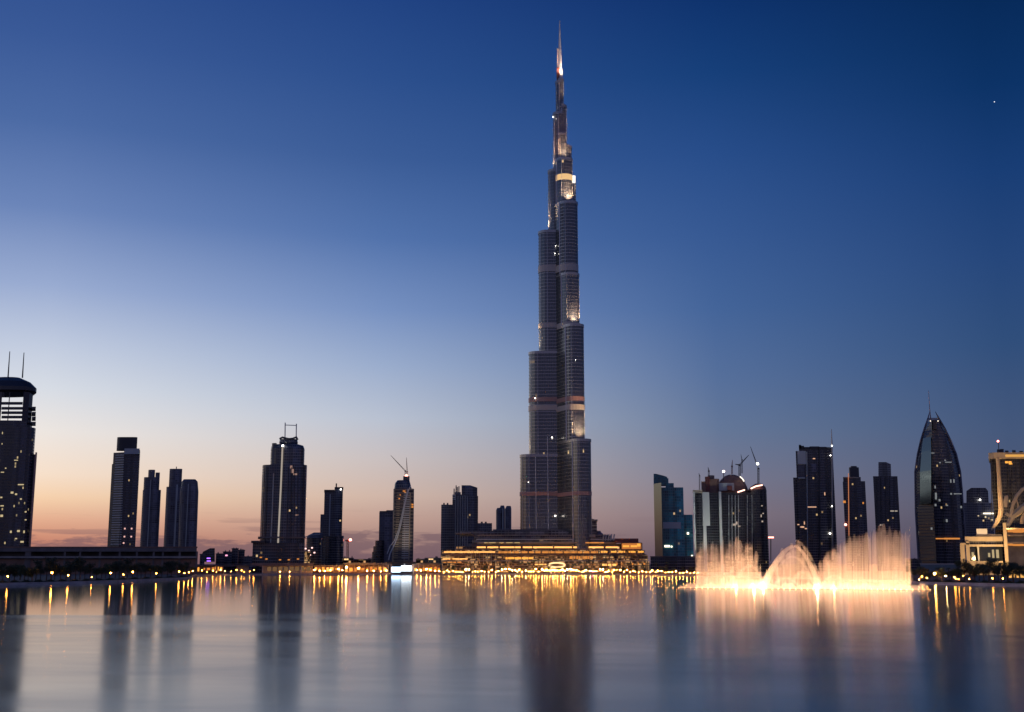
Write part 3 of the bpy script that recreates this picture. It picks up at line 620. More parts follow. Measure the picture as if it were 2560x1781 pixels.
t = Thing('sail_tower', 'pointed bullet-shaped dark glass tower with twin horns at the top', 'tower', 2353, 1700)
rows = []
for y_, a_, b_ in ((1410, 2297, 2414), (1342, 2292.5, 2412), (1281, 2289, 2408), (1230, 2287.5, 2405), (1180, 2287.5, 2400), (1136, 2294, 2390), (1102, 2302, 2376), (1075, 2310, 2362), (1051, 2318, 2349)):
    c_ = a_ + (b_ - a_) * .38
    rows.append((y_, [(a_, 26), (a_ + (c_ - a_) * .12, 16), (c_, 0), (c_ + (b_ - c_) * .8, 6), (b_, 20), (b_ - (b_ - c_) * .3, 50), (a_ + 6, 48)]))
t.loft('body', 'f_dark', rows)
def horn(pts, nm, mat='bluegl', r=1.3): t.beam(nm, mat, pts, [r] * (len(pts) - 1) + [.3])
horn([(2412, 1400, 18), (2412, 1342, 18), (2408, 1281, 18), (2405, 1230, 18), (2400.5, 1180, 18), (2390.5, 1136, 18), (2376.5, 1102, 18), (2362, 1072, 19), (2349, 1050, 20), (2338, 1029, 22)], 'edge_rib', 'f_mauve', 1.5)
horn([(2296, 1400, 24), (2289, 1281, 24), (2287.5, 1180, 24), (2294, 1136, 24), (2302, 1102, 23), (2311, 1072, 22), (2319, 1050, 22), (2324.5, 1029, 22)], 'edge_rib', 'f_mauve', 1.3)
def quadband(nm, mat, rows_, th=.8):
    rings = []
    for y_, xa, xb, da, db in rows_:
        A = t.P(xa, y_, da); B2 = t.P(xb, y_, db); rings.append([(A.x, A.y, A.z), (B2.x, B2.y, A.z), (B2.x, B2.y + th, A.z), (A.x, A.y + th, A.z)])
    MB().loft(rings).build(nm, mat, t)
quadband('glass_panel', 'mirror_glass', [(1262, 2300, 2328, 12, -18), (1180, 2300, 2328, 12, -18), (1130, 2304, 2328, 12, -14), (1096, 2309, 2327, 11, -9)])
t.beam('antenna', 'belt_red', [(2327, 1052, 24), (2324, 1020, 24), (2321.5, 977, 24)], [.9, .5, .3])
t.box('crown_screen', 'palegrey', 2321, 2347, 1040, 1052, 24, 28); t.box('crown_window', 'darkmetal', 2332, 2340, 1051, 1074, -4, 8)
for x_, y_ in ((2326, 1053), (2345, 1053)): t.ball('lamp', 'win_white', x_, y_, .8, 0)
t.wins([(2363, 1151, 3, 2), (2350, 1157, 3, 2), (2371, 1156, 9, 1.2), (2377, 1203, 2.2, 6), (2385, 1203, 2.2, 6), (2378, 1235, 3, 3), (2387, 1235, 3, 2), (2395, 1235, 10, 1.2), (2349, 1251, 3, 4), (2340, 1238, 3, 8), (2340, 1246, 3, 4), (2403, 1268, 3, 4, 8), (2367, 1302, 3, 5), (2329, 1322, 3, 4), (2332, 1133, 6, 1.5), (2338, 1218, 2, 5), (2339, 1263, 3, 4), (2368, 1264, 3, 2)], emat('cool_window', (.9, .95, 1), .22), d=-1.0)
t.wins([(2352, 1347, 14, 1.6), (2380, 1347, 22, 2.2)], 'win_soft', d=-1)

t = Thing('residential_tower', 'small dark block with a chamfered top between the pointed and amber towers', 'building', 2445, 2100)
t.loft('upper_block', 'f_dark', [(1262, [(2416, 0), (2472, 0), (2472, 40), (2416, 40)]), (1228, [(2416, 0), (2470, 0), (2470, 40), (2416, 40)]), (1220, [(2428, 0), (2464, 0), (2464, 40), (2428, 40)])])
t.box('lower_block', 'f_navy', 2412, 2484, 1258, None, -4, 44, pyref=1300); t.ball('lamp', 'beacon_white', 2450, 1250, 1.6, -5)
t.box('lit_ledge', 'win_white', 2458, 2496, 1283, 1286, -8, -5); t.wins([(2464, 1293, 3, 4), (2446, 1290, 3, 2), (2480, 1300, 4, 3)], emat('dim_cream_window', (1, .8, .5), .8), d=-5)

# amber-lit tower at the right edge
t = Thing('hotel_tower', 'amber-framed glass tower at the right edge with a bent corner pillar', 'tower', 2530, 1520)
t.box('glass_body', 'f_black', 2475, 2640, 1145, None, 4, 60, pyref=1150)
fr = t.prism('roof_frame', 'cream', [(2471, 6), (2484, -2), (2644, -2), (2644, 64), (2471, 64)], 1132, 1147)
t.prism('roof_light', emat('amber_frame_glow', (1, .5, .12), .75), [(2514, -2.8), (2644, -2.8), (2644, -2.2), (2514, -2.2)], 1137, 1143)
t.beam('corner_pillar', 'cream', [(2494, 1146, -1), (2497, 1190, -1), (2500, 1240, -1), (2502, 1272, -1), (2500, 1290, -2), (2491, 1308, -4), (2479, 1326, -8)], [2.6, 2.6, 3, 3.2, 3.2, 2.4, 1.2], n=4)
for x_, h_ in ((2492, 1122), (2500, 1121), (2512, 1125), (2530, 1124), (2548, 1126)): t.box('roof_plant', 'darkmetal', x_, x_ + 9, h_, 1133, 10, 26)
t.beam('roof_mast', 'darkmetal', [(2497, 1124, 14), (2496, 1106, 14)], .5); t.ball('beacon', 'lamp_red', 2495, 1103.5, 1.4, 12)
for x_ in (2478, 2486, 2520, 2530, 2540, 2550): t.beam('mullion', 'darkmetal', [(x_, 1148, 3.4), (x_ + 2, 1330, 3.4)], .45)
t.wins([(2521, 1156, 8, 2.6), (2527, 1160, 6, 2)], 'win_gold', d=3.3)
wpt(*t.P(2515, 1330, -45), 260000, (1, .60, .24), 1, 'floodlight_beam', t, 110, t.P(2520, 1180, 0))
t.box('low_terrace', 'dark_concrete', 2508, 2650, 1330, None, -22, 2, pyref=1340)
for y_ in (1322, 1338, 1356): t.box('terrace_slab', 'cream', 2510, 2650, y_, y_ + 4, -26, 0, pyref=1340)
t.wins([(2528, 1328, 9, 3), (2545, 1328, 12, 4), (2556, 1327, 8, 4), (2522, 1362, 10, 2.5), (2540, 1363, 8, 2.5), (2554, 1363, 8, 2.5)], 'win_soft', d=-26.6)

t = Thing('curved_sculpture', 'large cream looping sculpture in front of the amber-framed tower', 'sculpture', 2545, 1470, gz=at(2545, 1330, 1470).z, py=1330)
t.beam('arch', 'cream', [(2520, 1316), (2526, 1290), (2532, 1262), (2542, 1240), (2556, 1224), (2580, 1212), (2610, 1216), (2630, 1250)], 2.2)
t.beam('arch', 'cream', [(2518, 1316), (2532, 1292), (2548, 1278), (2566, 1262), (2590, 1256)], [2.5, 3.6, 4.4, 3.6, 2.5])
t.beam('loop', 'cream', [(2558 + 26 * math.cos(a) + 22, 1310 - 34 * math.sin(a)) for a in [math.pi * q / 12 for q in range(4, 13)]], 2.4)
t.beam('strut', 'cream', [(2540, 1246), (2545, 1262), (2544, 1282)], .9)
t.beam('knob', 'cream', [(2514, 1268), (2514, 1256), (2516, 1242), (2519, 1240)], [2.0, 2.6, 2.4, 1.0])
t.beam('base_rail', 'cream', [(2514, 1284), (2524, 1290), (2534, 1296)], 2.0)

t = Thing('waterfront_pavilion', 'low cream pavilion with flat slabs and columns above the right bank', 'pavilion', 2455, 1420)
t.box('roof_slab', 'cream', 2412, 2507, 1342, 1353, 0, 34, pyref=1345); t.box('roof_slab', 'cream', 2420, 2509, 1361.5, 1367, -2, 34, pyref=1365)
t.box('core', 'f_dark', 2424, 2506, 1353, 1362, 4, 30); t.box('glass_wall', 'glass', 2422, 2507, 1367, None, 5, 30, pyref=1380)
t.box('column', 'cream', 2399.5, 2411, 1360, None, -3, 4); t.box('column', 'cream', 2414, 2423, 1354, None, -4, 3); t.box('column', 'palegrey', 2443, 2447, 1367, None, 1, 4)
t.box('corner_column', 'cream', 2507.5, 2516, 1308, None, -6, 2, pyref=1320)
t.box('base_wall', 'cream', 2424, 2507, 1403, None, -2, 3); t.box('planter', 'white', 2441, 2467.5, 1322, 1338, 4, 12, label='pale square planter on the pavilion roof'); t.box('roof_plinth', 'dark_concrete', 2440, 2506, 1336, 1343, 3, 26)
t.wins([(2432, 1388, 3, 8, 4.6), (2483, 1385, 3, 12, 4.6), (2494, 1385, 4, 12, 4.6), (2473, 1388, 3, 6, 4.6)], emat('olive_window', (1, .75, .4), .5))
t.box('lintel', 'cream', 2400, 2424, 1358, 1362, -4, 4)
wpt(*(t.P(2470, 1400, -60)), 120000, (1, .62, .26), 2, 'floodlight_beam', t, 130, t.P(2480, 1330, 10))
wpt(*(t.P(2545, 1395, -60)), 200000, (1, .62, .26), 2, 'floodlight_beam', t, 110, t.P(2530, 1240, 60))
t = Thing('lit_kiosk', 'amber glowing kiosk by the water at the right edge', 'kiosk', 2545, 1130)
t.box('roof', 'darkmetal', 2518, 2620, 1421, 1424, -1, 10); t.box('glow_wall', emat('kiosk_glow', (1, .5, .12), 1.1), 2521, 2547, 1424.5, 1446, 0, 1)
t.box('glow_wall', emat('kiosk_glow_soft', (1, .5, .12), .9), 2550, 2600, 1424.5, 1446, 0, 1); t.box('back_wall', 'brownroof', 2519, 2618, 1424, None, 1.5, 9)
for x_ in (2519, 2548, 2602): t.box('post', 'darkmetal', x_, x_ + 2, 1424, None, -1, 1)
for x_ in (2531, 2538): t.prism('shutter', 'brownroof', [(x_ - 2, -.4), (x_ + 3, -.4), (x_ + 3, -.1), (x_ - 2, -.1)], 1438, None)

# ------------------------------------------------------------------ terraced complex at the foot of the tallest tower
t = Thing('terraced_mall', 'wide amber-lit terraced building at the foot of the tallest tower', 'building', 1340, 1660)
def slab(x0_, x1_, yt, yb, d0, mat, nm='terrace', p=10): return t.prism(nm, mat, ell(x0_, x1_, d0, 72, p, 28), yt, yb, smooth=False)
slab(1150, 1502, 1326, 1338, 26, 'f_grey'); slab(1137, 1180, 1331, 1334, 20, 'concrete', 'roof_edge'); slab(1232, 1450, 1322, 1328, 34, 'dark_concrete')
t.box('tower_annex', 'f_dark', 1436, 1492, 1299, 1330, 36, 60); t.box('annex_roof', 'concrete', 1434, 1494, 1297, 1300.5, 34, 62)
t.box('annex_band', 'palegrey', 1437, 1492, 1311, 1313.5, 35, 37); t.box('annex_band', 'palegrey', 1437, 1492, 1320, 1322, 35, 37)
slab(1185, 1530, 1338, 1349, 18, 'f_navy'); slab(1192, 1524, 1336.5, 1339, 15, 'concrete', 'roof_edge'); slab(1190, 1534, 1347, 1350, 12, 'palegrey', 'roof_edge')
slab(1180, 1545, 1350, 1356, 14, 'f_grey'); slab(1192, 1540, 1355.5, 1359, 8, 'cream', 'roof_edge'); slab(1170, 1556, 1359, 1366, 12, 'dark_concrete', 'recess')
slab(1140, 1562, 1366, 1376, 10, 'f_lowlit'); slab(1138, 1566, 1372, 1375, 5, 'brownroof', 'roof_edge')
slab(1104, 1612, 1376, 1388, 2, 'f_lit'); slab(1104, 1617, 1386, 1389, -3, 'brownroof', 'roof_edge')
slab(1102, 1620, 1389, 1402, 0, 'f_lit'); slab(1106, 1618, 1401, 1404, -4, 'concrete', 'roof_edge')
t.prism('ground_floor', 'f_lit', ell(1104, 1624, -2, 72, 10, 28), 1404, smooth=False)
rnd = random.Random(3)
def strip(x0_, x1_, y0_, y1_, d, mat, seg=(8, 26), gap=(1, 5)):
    x_ = x0_
    while x_ < x1_ - 2:
        w_ = min(rnd.uniform(*seg), x1_ - x_); t.box('lit_window', mat, x_, x_ + w_, y0_, y1_, d - .5, d, pyref=1380); x_ += w_ + rnd.uniform(*gap)
strip(1192, 1545, 1366.5, 1370.5, 9, 'win', (14, 50), (1, 6)); strip(1110, 1238, 1379, 1382, .5, 'win', (60, 80), (1, 2)); strip(1246, 1500, 1378.5, 1383.5, 1, 'win_soft', (6, 22), (1, 4))
strip(1502, 1610, 1378, 1382, 1, 'win_gold', (8, 18), (3, 9)); strip(1264, 1333, 1393.5, 1398.5, -1, 'win_gold', (30, 40), (1, 2)); strip(1424, 1482, 1391, 1398, -1, 'win_soft', (3, 8), (1, 3))
strip(1107, 1172, 1396.5, 1399, -5, 'win', (12, 26), (1, 5)); strip(1108, 1160, 1405, 1407.5, -5, 'win_soft', (6, 16), (2, 5)); strip(1505, 1540, 1410, 1415, -5, 'win', (5, 12), (2, 5)); strip(1336, 1366, 1410, 1413, -5, 'win', (5, 12), (1, 3)); strip(1540, 1618, 1408, 1413, -5, 'win_soft', (3, 6), (6, 14))
strip(1452, 1510, 1355.5, 1358.5, 7.2, 'win_soft', (8, 30), (1, 3)); strip(1210, 1300, 1356, 1358, 7.2, emat('dim_gold_glow', (1, .7, .3), .5), (8, 22), (3, 9))
for i, x_ in enumerate(range(1178, 1242, 10)): t.box('pillar', 'cream', x_, x_ + 1.6, 1384, 1410, -6, -3.5)
for y_ in (1390, 1396, 1402): t.box('balustrade', 'cream', 1190, 1222, y_, y_ + 1.2, -5.5, -4)
for x_ in range(1252, 1612, 17): t.box('pillar', 'brownroof', x_, x_ + 1.4, 1376, 1401, -4.5, -2.5)
t.prism('rotunda', M['brownroof'], ell(1552, 1606, -6, 50, 2.6, 24), 1357, 1376); t.box('rotunda_roof', 'rust', 1536, 1596, 1346.5, 1357, 4, 40)
t.prism('rotunda_glow', emat('rotunda_glow', (1, .33, .08), .55), ell(1553, 1605, -7, 45, 2.6, 24), 1359, 1373); 
t.wins([(1562, 1366, 7, 3), (1570, 1366, 4, 3), (1581, 1366, 6, 3), (1589, 1366, 5, 3), (1597, 1363, 6, 5)], 'win_gold', d=-7.6)
for x_ in (1507, 1513, 1520, 1526, 1533): t.beam('roof_strut', 'palegrey', [(x_, 1352, 10), (x_ + 3, 1336, 10)], .9)
t.loft('roof_vault', 'f_mauve', [(1346, ell(1490, 1512, 20, 44, 3)), (1334, ell(1492, 1508, 22, 42, 3)), (1328, ell(1493, 1501, 26, 36, 3))])
t.box('roof_kiosk', 'cream', 1471, 1488, 1336, 1343, 10, 20)

# oval lit canopy and bright portal on the shore
t = Thing('oval_canopy', 'glowing oval canopy on bright legs at the centre shore', 'canopy', 1393, 1622)
b = MB(); pts = [t.P(1392 + 20 * math.cos(a), 1413 - 5.5 * math.sin(a), 8 * math.sin(a)) for a in [2 * math.pi * q / 28 for q in range(29)]]
b.tube(pts, 1.1).build('ring', emat('canopy_glow', (1, .62, .28), 1.6), t)
for x_ in (1378, 1386, 1398, 1407): t.beam('leg', emat('canopy_leg_glow', (1, .68, .35), 1.5) if x_ == 1378 else 'win', [(x_, 1416, 0), (x_ + rnd.uniform(-3, 3), 1425, -1), (x_, 1434, 0)], .8)
t.wins([(1385, 1424, 6, 3), (1394, 1427, 8, 4), (1404, 1425, 6, 3), (1369, 1424, 8, 3)], 'win', d=3)

# ------------------------------------------------------------------ viaduct on the left, low buildings along the shore
t = Thing('viaduct', 'long dark flat-topped viaduct on piers along the left bank', 'bridge', 240, 1500)
t.loft('parapet', 'dark_concrete', [(1379.5, [(-260, 0), (492, 0), (492, 26), (-260, 26)]), (1369, [(-260, 0), (492, 0), (492, 26), (-260, 26)])])
t.box('coping', 'brownroof', -260, 494, 1367, 1369.5, -.6, 27)
for x_ in (-160, -70, 63, 160, 198, 248, 297, 340, 382, 405, 447, 490): t.box('pier', 'dark_concrete', x_, x_ + (15 if x_ == 63 else 5), 1379, None, 1, 6)
t.box('deck', 'concrete', -260, 492, 1391, 1396, -3, 26); t.box('back_wall', M['darkmetal'], -260, 490, 1378, None, 20, 24)
t.box('lower_wall', 'f_lowlit' if False else 'brownroof', -260, 492, 1398, None, 2, 5)
low = [  # px0, px1, ytop, Y, material, label
 (500, 512, 1386, 1900, 'f_dark', 'dark low block beside the end of the viaduct'),
 (507, 537, 1371, 2000, 'f_dark', 'dark low building with a sloping roof left of the navy tower'),
 (540, 560, 1385, 1950, 'f_dark', 'flat dark low building in the gap left of the navy tower'),
 (558, 580, 1380, 2050, 'f_navy', 'dim low building with rose lights left of the navy tower'),
 (580, 596, 1372, 2000, 'f_dark', 'ragged dark low block nearer the navy tower'),
 (596, 612, 1376, 2080, 'f_dark', 'squat dark low block just left of the navy tower podium'),
 (610, 640, 1392, 1950, 'f_navy', 'low dark shed against the navy tower podium'),
 (757, 776, 1379, 1900, 'f_lit', 'small orange-lit block at the right foot of the navy tower'),
 (858, 884, 1396, 2100, 'f_lowlit', 'low amber building right of the slate tower'),
 (884, 932, 1399, 2050, 'f_lowlit', 'long low amber building before the stepped round terraces'),
 (1040, 1062, 1399, 2000, 'f_lowlit', 'low lit building right of the twisted tower'),
 (1062, 1104, 1396, 1960, 'f_lowlit', 'low lit building left of the three-step slate block'),
 (1626, 1760, 1392, 1760, 'f_dark', 'low dark podium under the teal glass tower'),
 (2262, 2300, 1398, 1900, 'f_dark', 'low dark block left of the pointed tower'),
]
for x0_, x1_, y_, Y_, mt, lb in low:
    t = Thing('low_building', lb, 'building', (x0_ + x1_) / 2, Y_, 'low buildings between the towers')
    if 'sloping' in lb: t.loft('wall', mt, [(1405, [(x0_, 0), (x1_, 0), (x1_, 30), (x0_, 30)]), (1380, [(x0_, 0), (x1_, 0), (x1_, 30), (x0_, 30)]), (y_, [(x1_ - 12, 0), (x1_, 0), (x1_, 30), (x1_ - 12, 30)])])
    else: t.box('wall', mt, x0_, x1_, y_, None, 0, 34)
    t.box('roof', 'dark_concrete', x0_ - 1, x1_ + 1, y_ - 1, y_ + 1, -1, 35) if 'sloping' not in lb else None
    for k_ in range(2): xx = rnd.uniform(x0_ + 2, x1_ - 5); t.box('roof_plant', 'dark_concrete', xx, xx + rnd.uniform(2, 4), y_ - rnd.uniform(2, 5), y_, 8, 14) if 'sloping' not in lb else None
    if 'rose' in lb: t.wins([(566, 1389, 5, 3), (590, 1394, 4, 2)], emat('rose_glow', (1, .4, .6), 1.5))

shops = [ # px0,px1,yroof,ywall,ybase,Y,label
 (492, 560, 1412, 1415, 1640, 'amber-lit low arcade next to the viaduct end'),
 (562, 622, 1412, 1415, 1640, 'amber-lit low arcade left of the long tan wall'),
 (626, 782, 1408, 1415, 1634, 'long flat-roofed pavilion with a tan wall below the navy tower'),
 (786, 858, 1413, 1416, 1640, 'bright amber arcade right of the long tan pavilion'),
 (862, 972, 1407, 1413, 1640, 'low pavilion with a sloping dark roof left of the cold-lit screen'),
 (1034, 1100, 1409, 1413, 1640, 'low amber arcade right of the cold-lit screen'),
]
for x0_, x1_, yr, yw, Y_, lb in shops:
    t = Thing('shop_arcade', lb, 'arcade', (x0_ + x1_) / 2, Y_, 'low arcades along the far shore')
    t.box('roof', 'dark_concrete', x0_ - 2, x1_ + 2, yr, yw, -4, 24)
    long_ = 'tan wall' in lb
    t.box('wall', 'cream' if long_ else 'brownroof', x0_ + (30 if long_ else 0), x1_, yw, None, 0, 20)
    x_ = x0_ + 2
    if long_:
        for xx in (656, 722, 752): t.box('pillar', 'white', xx, xx + 1.6, yw, None, -2, 0)
        for xx in range(668, 780, 14): t.box('lit_window', emat('tan_glow', (1, .55, .25), .16), xx, xx + 10, 1418, 1428, -.5, -.1)
    else:
        while x_ < x1_ - 4:
            w_ = rnd.uniform(3, 9); t.box('lit_window', rnd.choice(['win_soft', 'win', 'win_gold']), x_, min(x_ + w_, x1_), rnd.uniform(1417, 1421), rnd.uniform(1425, 1430), -.5, -.1); x_ += w_ + rnd.uniform(1.5, 6)
        for xx in range(int(x0_), int(x1_), 12): t.box('pillar', 'cream', xx, xx + 1, yw, None, -2.5, -1.5)
t = Thing('screen_pavilion', 'cold white and blue glowing pavilion on the shore below the twisted tower', 'pavilion', 1004, 1628)
t.box('roof', 'darkmetal', 968, 1040, 1405, 1410, -4, 20)
t.prism('screen', 'lamp_blue', [(979, 0), (1002, -2), (1002, 3), (979, 4)], 1418, 1432); t.prism('screen', emat('cold_white_glow', (.8, .9, 1), 6), [(1003, -2), (1029, -1), (1029, 4), (1003, 3)], 1415, 1428)
t.prism('plinth', 'darkmetal', [(977, -3), (1032, -3), (1032, 6), (977, 6)], 1431, None); t.box('column', 'white', 1010, 1013, 1405, 1416, 0, 2); t.box('column', 'white', 976, 978, 1410, None, 0, 2); t.box('column', 'white', 1031, 1033, 1410, None, 0, 2)
t = Thing('purple_sign', 'small purple glowing double bar sign left of the navy tower', 'sign', 520, 1880)
t.box('glow_bar', 'lamp_purple', 517, 526, 1395, 1397.5, -1, 0); t.box('glow_bar', 'lamp_purple', 517, 527, 1402, 1404, -1, 0); t.beam('post', 'darkmetal', [(521, 1394, .8), (521, 1405, .8)], .5)
crane(869, 1404, 1352, 2150, [(880, 1350), (862, 1352)], 'far red-lit crane in the gap right of the slate tower', red=True, r=.9, light=('lamp_red', 876, 1350, 2.6))
t = Thing('lamp_mast', 'tall pole with a red lamp in the gap behind the fountain', 'lamp', 1927, 2050)
t.beam('post', 'darkmetal', [(1927, 1404), (1927, 1346)], .8); t.box('lamp_head', 'lamp_red', 1921, 1934, 1342.5, 1345.5, -1, 1)

# star
s_ = MB().ball(at(2486, 255, 60000), 26).build('star', emat('star_glow', (.9, .95, 1), 1.6)); tag(s_, 'tiny white star in the dark upper right sky', 'star')

# ------------------------------------------------------------------ labels by landmark
MARKS = [(-400, 100, 'below the drum-crowned tower'), (100, 250, 'before the viaduct, left of the ribbed grey tower'), (250, 352, 'below the ribbed grey slab tower'), (352, 500, 'below the slim mauve towers'),
 (500, 640, 'in the gap left of the navy tower'), (640, 770, 'below the navy tower'), (770, 870, 'below the slate tower'), (870, 975, 'left of the cold-lit pavilion'), (975, 1040, 'beside the cold-lit pavilion'),
 (1040, 1105, 'right of the cold-lit pavilion'), (1105, 1240, 'under the three-step slate block'), (1240, 1365, 'left of the glowing oval canopy'), (1365, 1425, 'at the glowing oval canopy'), (1425, 1540, 'right of the glowing oval canopy'),
 (1540, 1630, 'under the orange rotunda'), (1630, 1740, 'below the teal glass tower'), (1740, 2290, 'behind the fountain'), (2290, 2410, 'below the pointed tower'), (2410, 2510, 'before the cream pavilion'), (2510, 3400, 'beside the amber kiosk')]
ORD = ['leftmost', 'second', 'third', 'fourth', 'fifth', 'sixth', 'seventh', 'eighth', 'ninth', 'tenth', 'eleventh', 'twelfth', 'thirteenth', 'fourteenth', 'fifteenth', 'sixteenth', 'seventeenth', 'eighteenth', 'nineteenth', 'twentieth']
def label_row(items, what):
    """items: list of (px, object)"""
    items = sorted(items, key=lambda q: q[0])
    for a, b_, ph in MARKS:
        sub = [o for px, o in items if a <= px < b_]
        for i, o in enumerate(sub):
            o['label'] = f'only {what} {ph}' if len(sub) == 1 else (f'leftmost {what} {ph}' if i == 0 else (f'rightmost {what} {ph}' if i == len(sub) - 1 else f'{ORD[min(i, 19)]} {what} from left {ph}'))

# ------------------------------------------------------------------ trees
def clone(root, loc, rz=0, s=1.0):
    c = root.copy(); COL.objects.link(c); c.location = loc; c.rotation_euler = (0, 0, rz); c.scale = (s, s, s)
    for ch in list(root.children):
        k = ch.copy(); COL.objects.link(k); k.parent = c
        for gch in ch.children:
            q_ = gch.copy(); COL.objects.link(q_); q_.parent = k
    return c
def proto(name):
    o = bpy.data.objects.new(name, None); COL.objects.link(o); o.location = (0, 0, 0); return o
def broadleaf(seed, h, rad, mat):
    r = random.Random(seed); o = proto('tree'); b = MB()
    b.tube([(0, 0, 0), (.1, 0, h * .25), (-.1, .1, h * .5)], [.35, .26, .18], 6); limbs = []
    for i in range(7):
        a = r.uniform(0, 6.28); e = (math.cos(a) * rad * .55, math.sin(a) * rad * .55, h * r.uniform(.55, .85)); limbs.append(e)
        b.tube([(0, 0, h * r.uniform(.3, .48)), (e[0] * .5, e[1] * .5, (h * .4 + e[2]) / 2), e], [.14, .1, .04], 4)
    me = b.build('trunk', 'bark'); me.parent = o
    b = MB(); cl = [(0, 0, h * .82)] + limbs + [(r.uniform(-.6, .6) * rad, r.uniform(-.6, .6) * rad, h * r.uniform(.45, .95)) for _ in range(9)]
    for c in cl:
        cr_ = rad * r.uniform(.28, .45)
        for _ in range(85):
            v = Vector((r.gauss(0, 1), r.gauss(0, 1), r.gauss(0, .8))).normalized() * cr_ * r.uniform(.4, 1.12); p = Vector(c) + v
            u_ = Vector((r.gauss(0, 1), r.gauss(0, 1), r.gauss(0, 1))).normalized(); w_ = u_.cross(Vector((r.gauss(0, 1), r.gauss(0, 1), r.gauss(0, 1)))).normalized(); s_ = r.uniform(.22, .42)
            k = len(b.v); b.v += [tuple(p - u_ * s_), tuple(p + w_ * s_ * .6), tuple(p + u_ * s_), tuple(p - w_ * s_ * .6)]; b.f.append((k, k + 1, k + 2, k + 3))
    me = b.build('crown', mat); me.parent = o; return o
def palm(seed, h):
    r = random.Random(seed); o = proto('palm_tree'); b = MB(); lean = r.uniform(-.6, .6)
    b.tube([(0, 0, 0), (lean * .3, 0, h * .4), (lean, 0, h * .8), (lean * 1.3, 0, h)], [.38, .26, .22, .26], 7); b.build('trunk', 'bark').parent = o
    b = MB(); top = Vector((lean * 1.3, 0, h))
    for i in range(22):
        a = i * 2.4 + r.uniform(-.2, .2); el = r.uniform(-.1, 1.2); ln = r.uniform(2.8, 3.8); d = Vector((math.cos(a), math.sin(a), 0)); side = Vector((-math.sin(a), math.cos(a), 0)); prev = top; segs = []
        for k in range(7):
            f = k / 6; segs.append(top + d * ln * f * math.cos(el * .6) + Vector((0, 0, ln * (math.sin(el) * f - .75 * f * f))))
        for k in range(6):
            w0 = .5 * math.sin(math.pi * min(1, (k + .3) / 6.2)); p0, p1 = segs[k], segs[k + 1]
            for sg in (-1, 1):
                for q_ in range(2):
                    pa = p0 + (p1 - p0) * (q_ * .5); tip = pa + side * sg * w0 * 1.6 + d * .35 - Vector((0, 0, .35)); k0_ = len(b.v)
                    b.v += [tuple(pa), tuple(pa + (p1 - p0) * .42), tuple(tip)]; b.f.append((k0_, k0_ + 1, k0_ + 2))
    b.build('fronds', 'palmleaf').parent = o; return o
protos = [broadleaf(1, 9, 4.2, 'leaf'), broadleaf(2, 11, 4.8, 'leaf2'), broadleaf(3, 7.5, 3.8, 'leaf'), broadleaf(4, 12, 4.4, 'leaf2')]
palms = [palm(5, 9), palm(6, 11.5), palm(8, 13)]
used = set(); trees = []; palmrow = []
def shore_y(px):
    """distance of the quay along pixel column px"""
    for a, b_ in zip(shore[:-1], shore[1:]):
        pa = CX + a.x / (a.y * cp + (GZ * 0 - CAMH) * sp) * 3000; pb = CX + b_.x / (b_.y * cp - CAMH * sp) * 3000
        if pa <= px <= pb: f = (px - pa) / (pb - pa + 1e-9); return a.y + (b_.y - a.y) * f
    return shore[0].y
def plant(pr, px, off, s, rowlist, grp, cat):
    Y = shore_y(px) + off; loc = (at(px, 1425, Y).x, Y, GZ)
    if pr.name not in used: used.add(pr.name); c = pr; c.location = loc; c.scale = (s,) * 3; c.rotation_euler = (0, 0, rnd.uniform(0, 6))
    else: c = clone(pr, loc, rnd.uniform(0, 6), s)
    tag(c, 'x', cat, grp); rowlist.append((px, c)); return c
x_ = -30
while x_ < 485:      # left bank, dark trees in front of the viaduct
    plant(rnd.choice(protos), x_, rnd.uniform(40, 170), rnd.uniform(1.0, 1.5), trees, 'dark broadleaf trees along the shore', 'tree'); x_ += rnd.uniform(9, 17)
for x_ in list(range(498, 1100, 24)): plant(rnd.choice(protos), x_ + rnd.uniform(-8, 8), rnd.uniform(14, 20) + 90, rnd.uniform(.6, .95), trees, 'dark broadleaf trees along the shore', 'tree')
x_ = 1112
while x_ < 1745: plant(rnd.choice(protos), x_, rnd.uniform(6, 22), rnd.uniform(.55, .95), trees, 'dark broadleaf trees along the shore', 'tree'); x_ += rnd.uniform(13, 24)
for x_ in (1124, 1168, 1262, 1286, 1306, 1322, 1338, 1352, 1366, 1418, 1432, 1452, 1470, 1498, 1516, 1534, 1558, 1574, 1590, 1612, 1640, 1668): plant(rnd.choice(palms), x_ + rnd.uniform(-4, 4), rnd.uniform(5, 24), rnd.uniform(.9, 1.5), palmrow, 'palm trees along the shore', 'palm tree')
x_ = 2284
while x_ < 2590: plant(rnd.choice(protos), x_, rnd.uniform(30, 150), rnd.uniform(.8, 1.25) * (1.15 if x_ > 2390 else .8), trees, 'dark broadleaf trees along the shore', 'tree'); x_ += rnd.uniform(9, 16)
for x_ in (2300, 2342, 2372, 2396, 2431, 2470, 2502, 2530): plant(rnd.choice(palms), x_, rnd.uniform(14, 60), rnd.uniform(.7, 1.0), palmrow, 'palm trees along the shore', 'palm tree')
label_row(trees, 'dark leafy tree'); label_row(palmrow, 'palm tree')
hb = MB(); r = random.Random(11)     # clipped hedge of leaf clumps on the banks
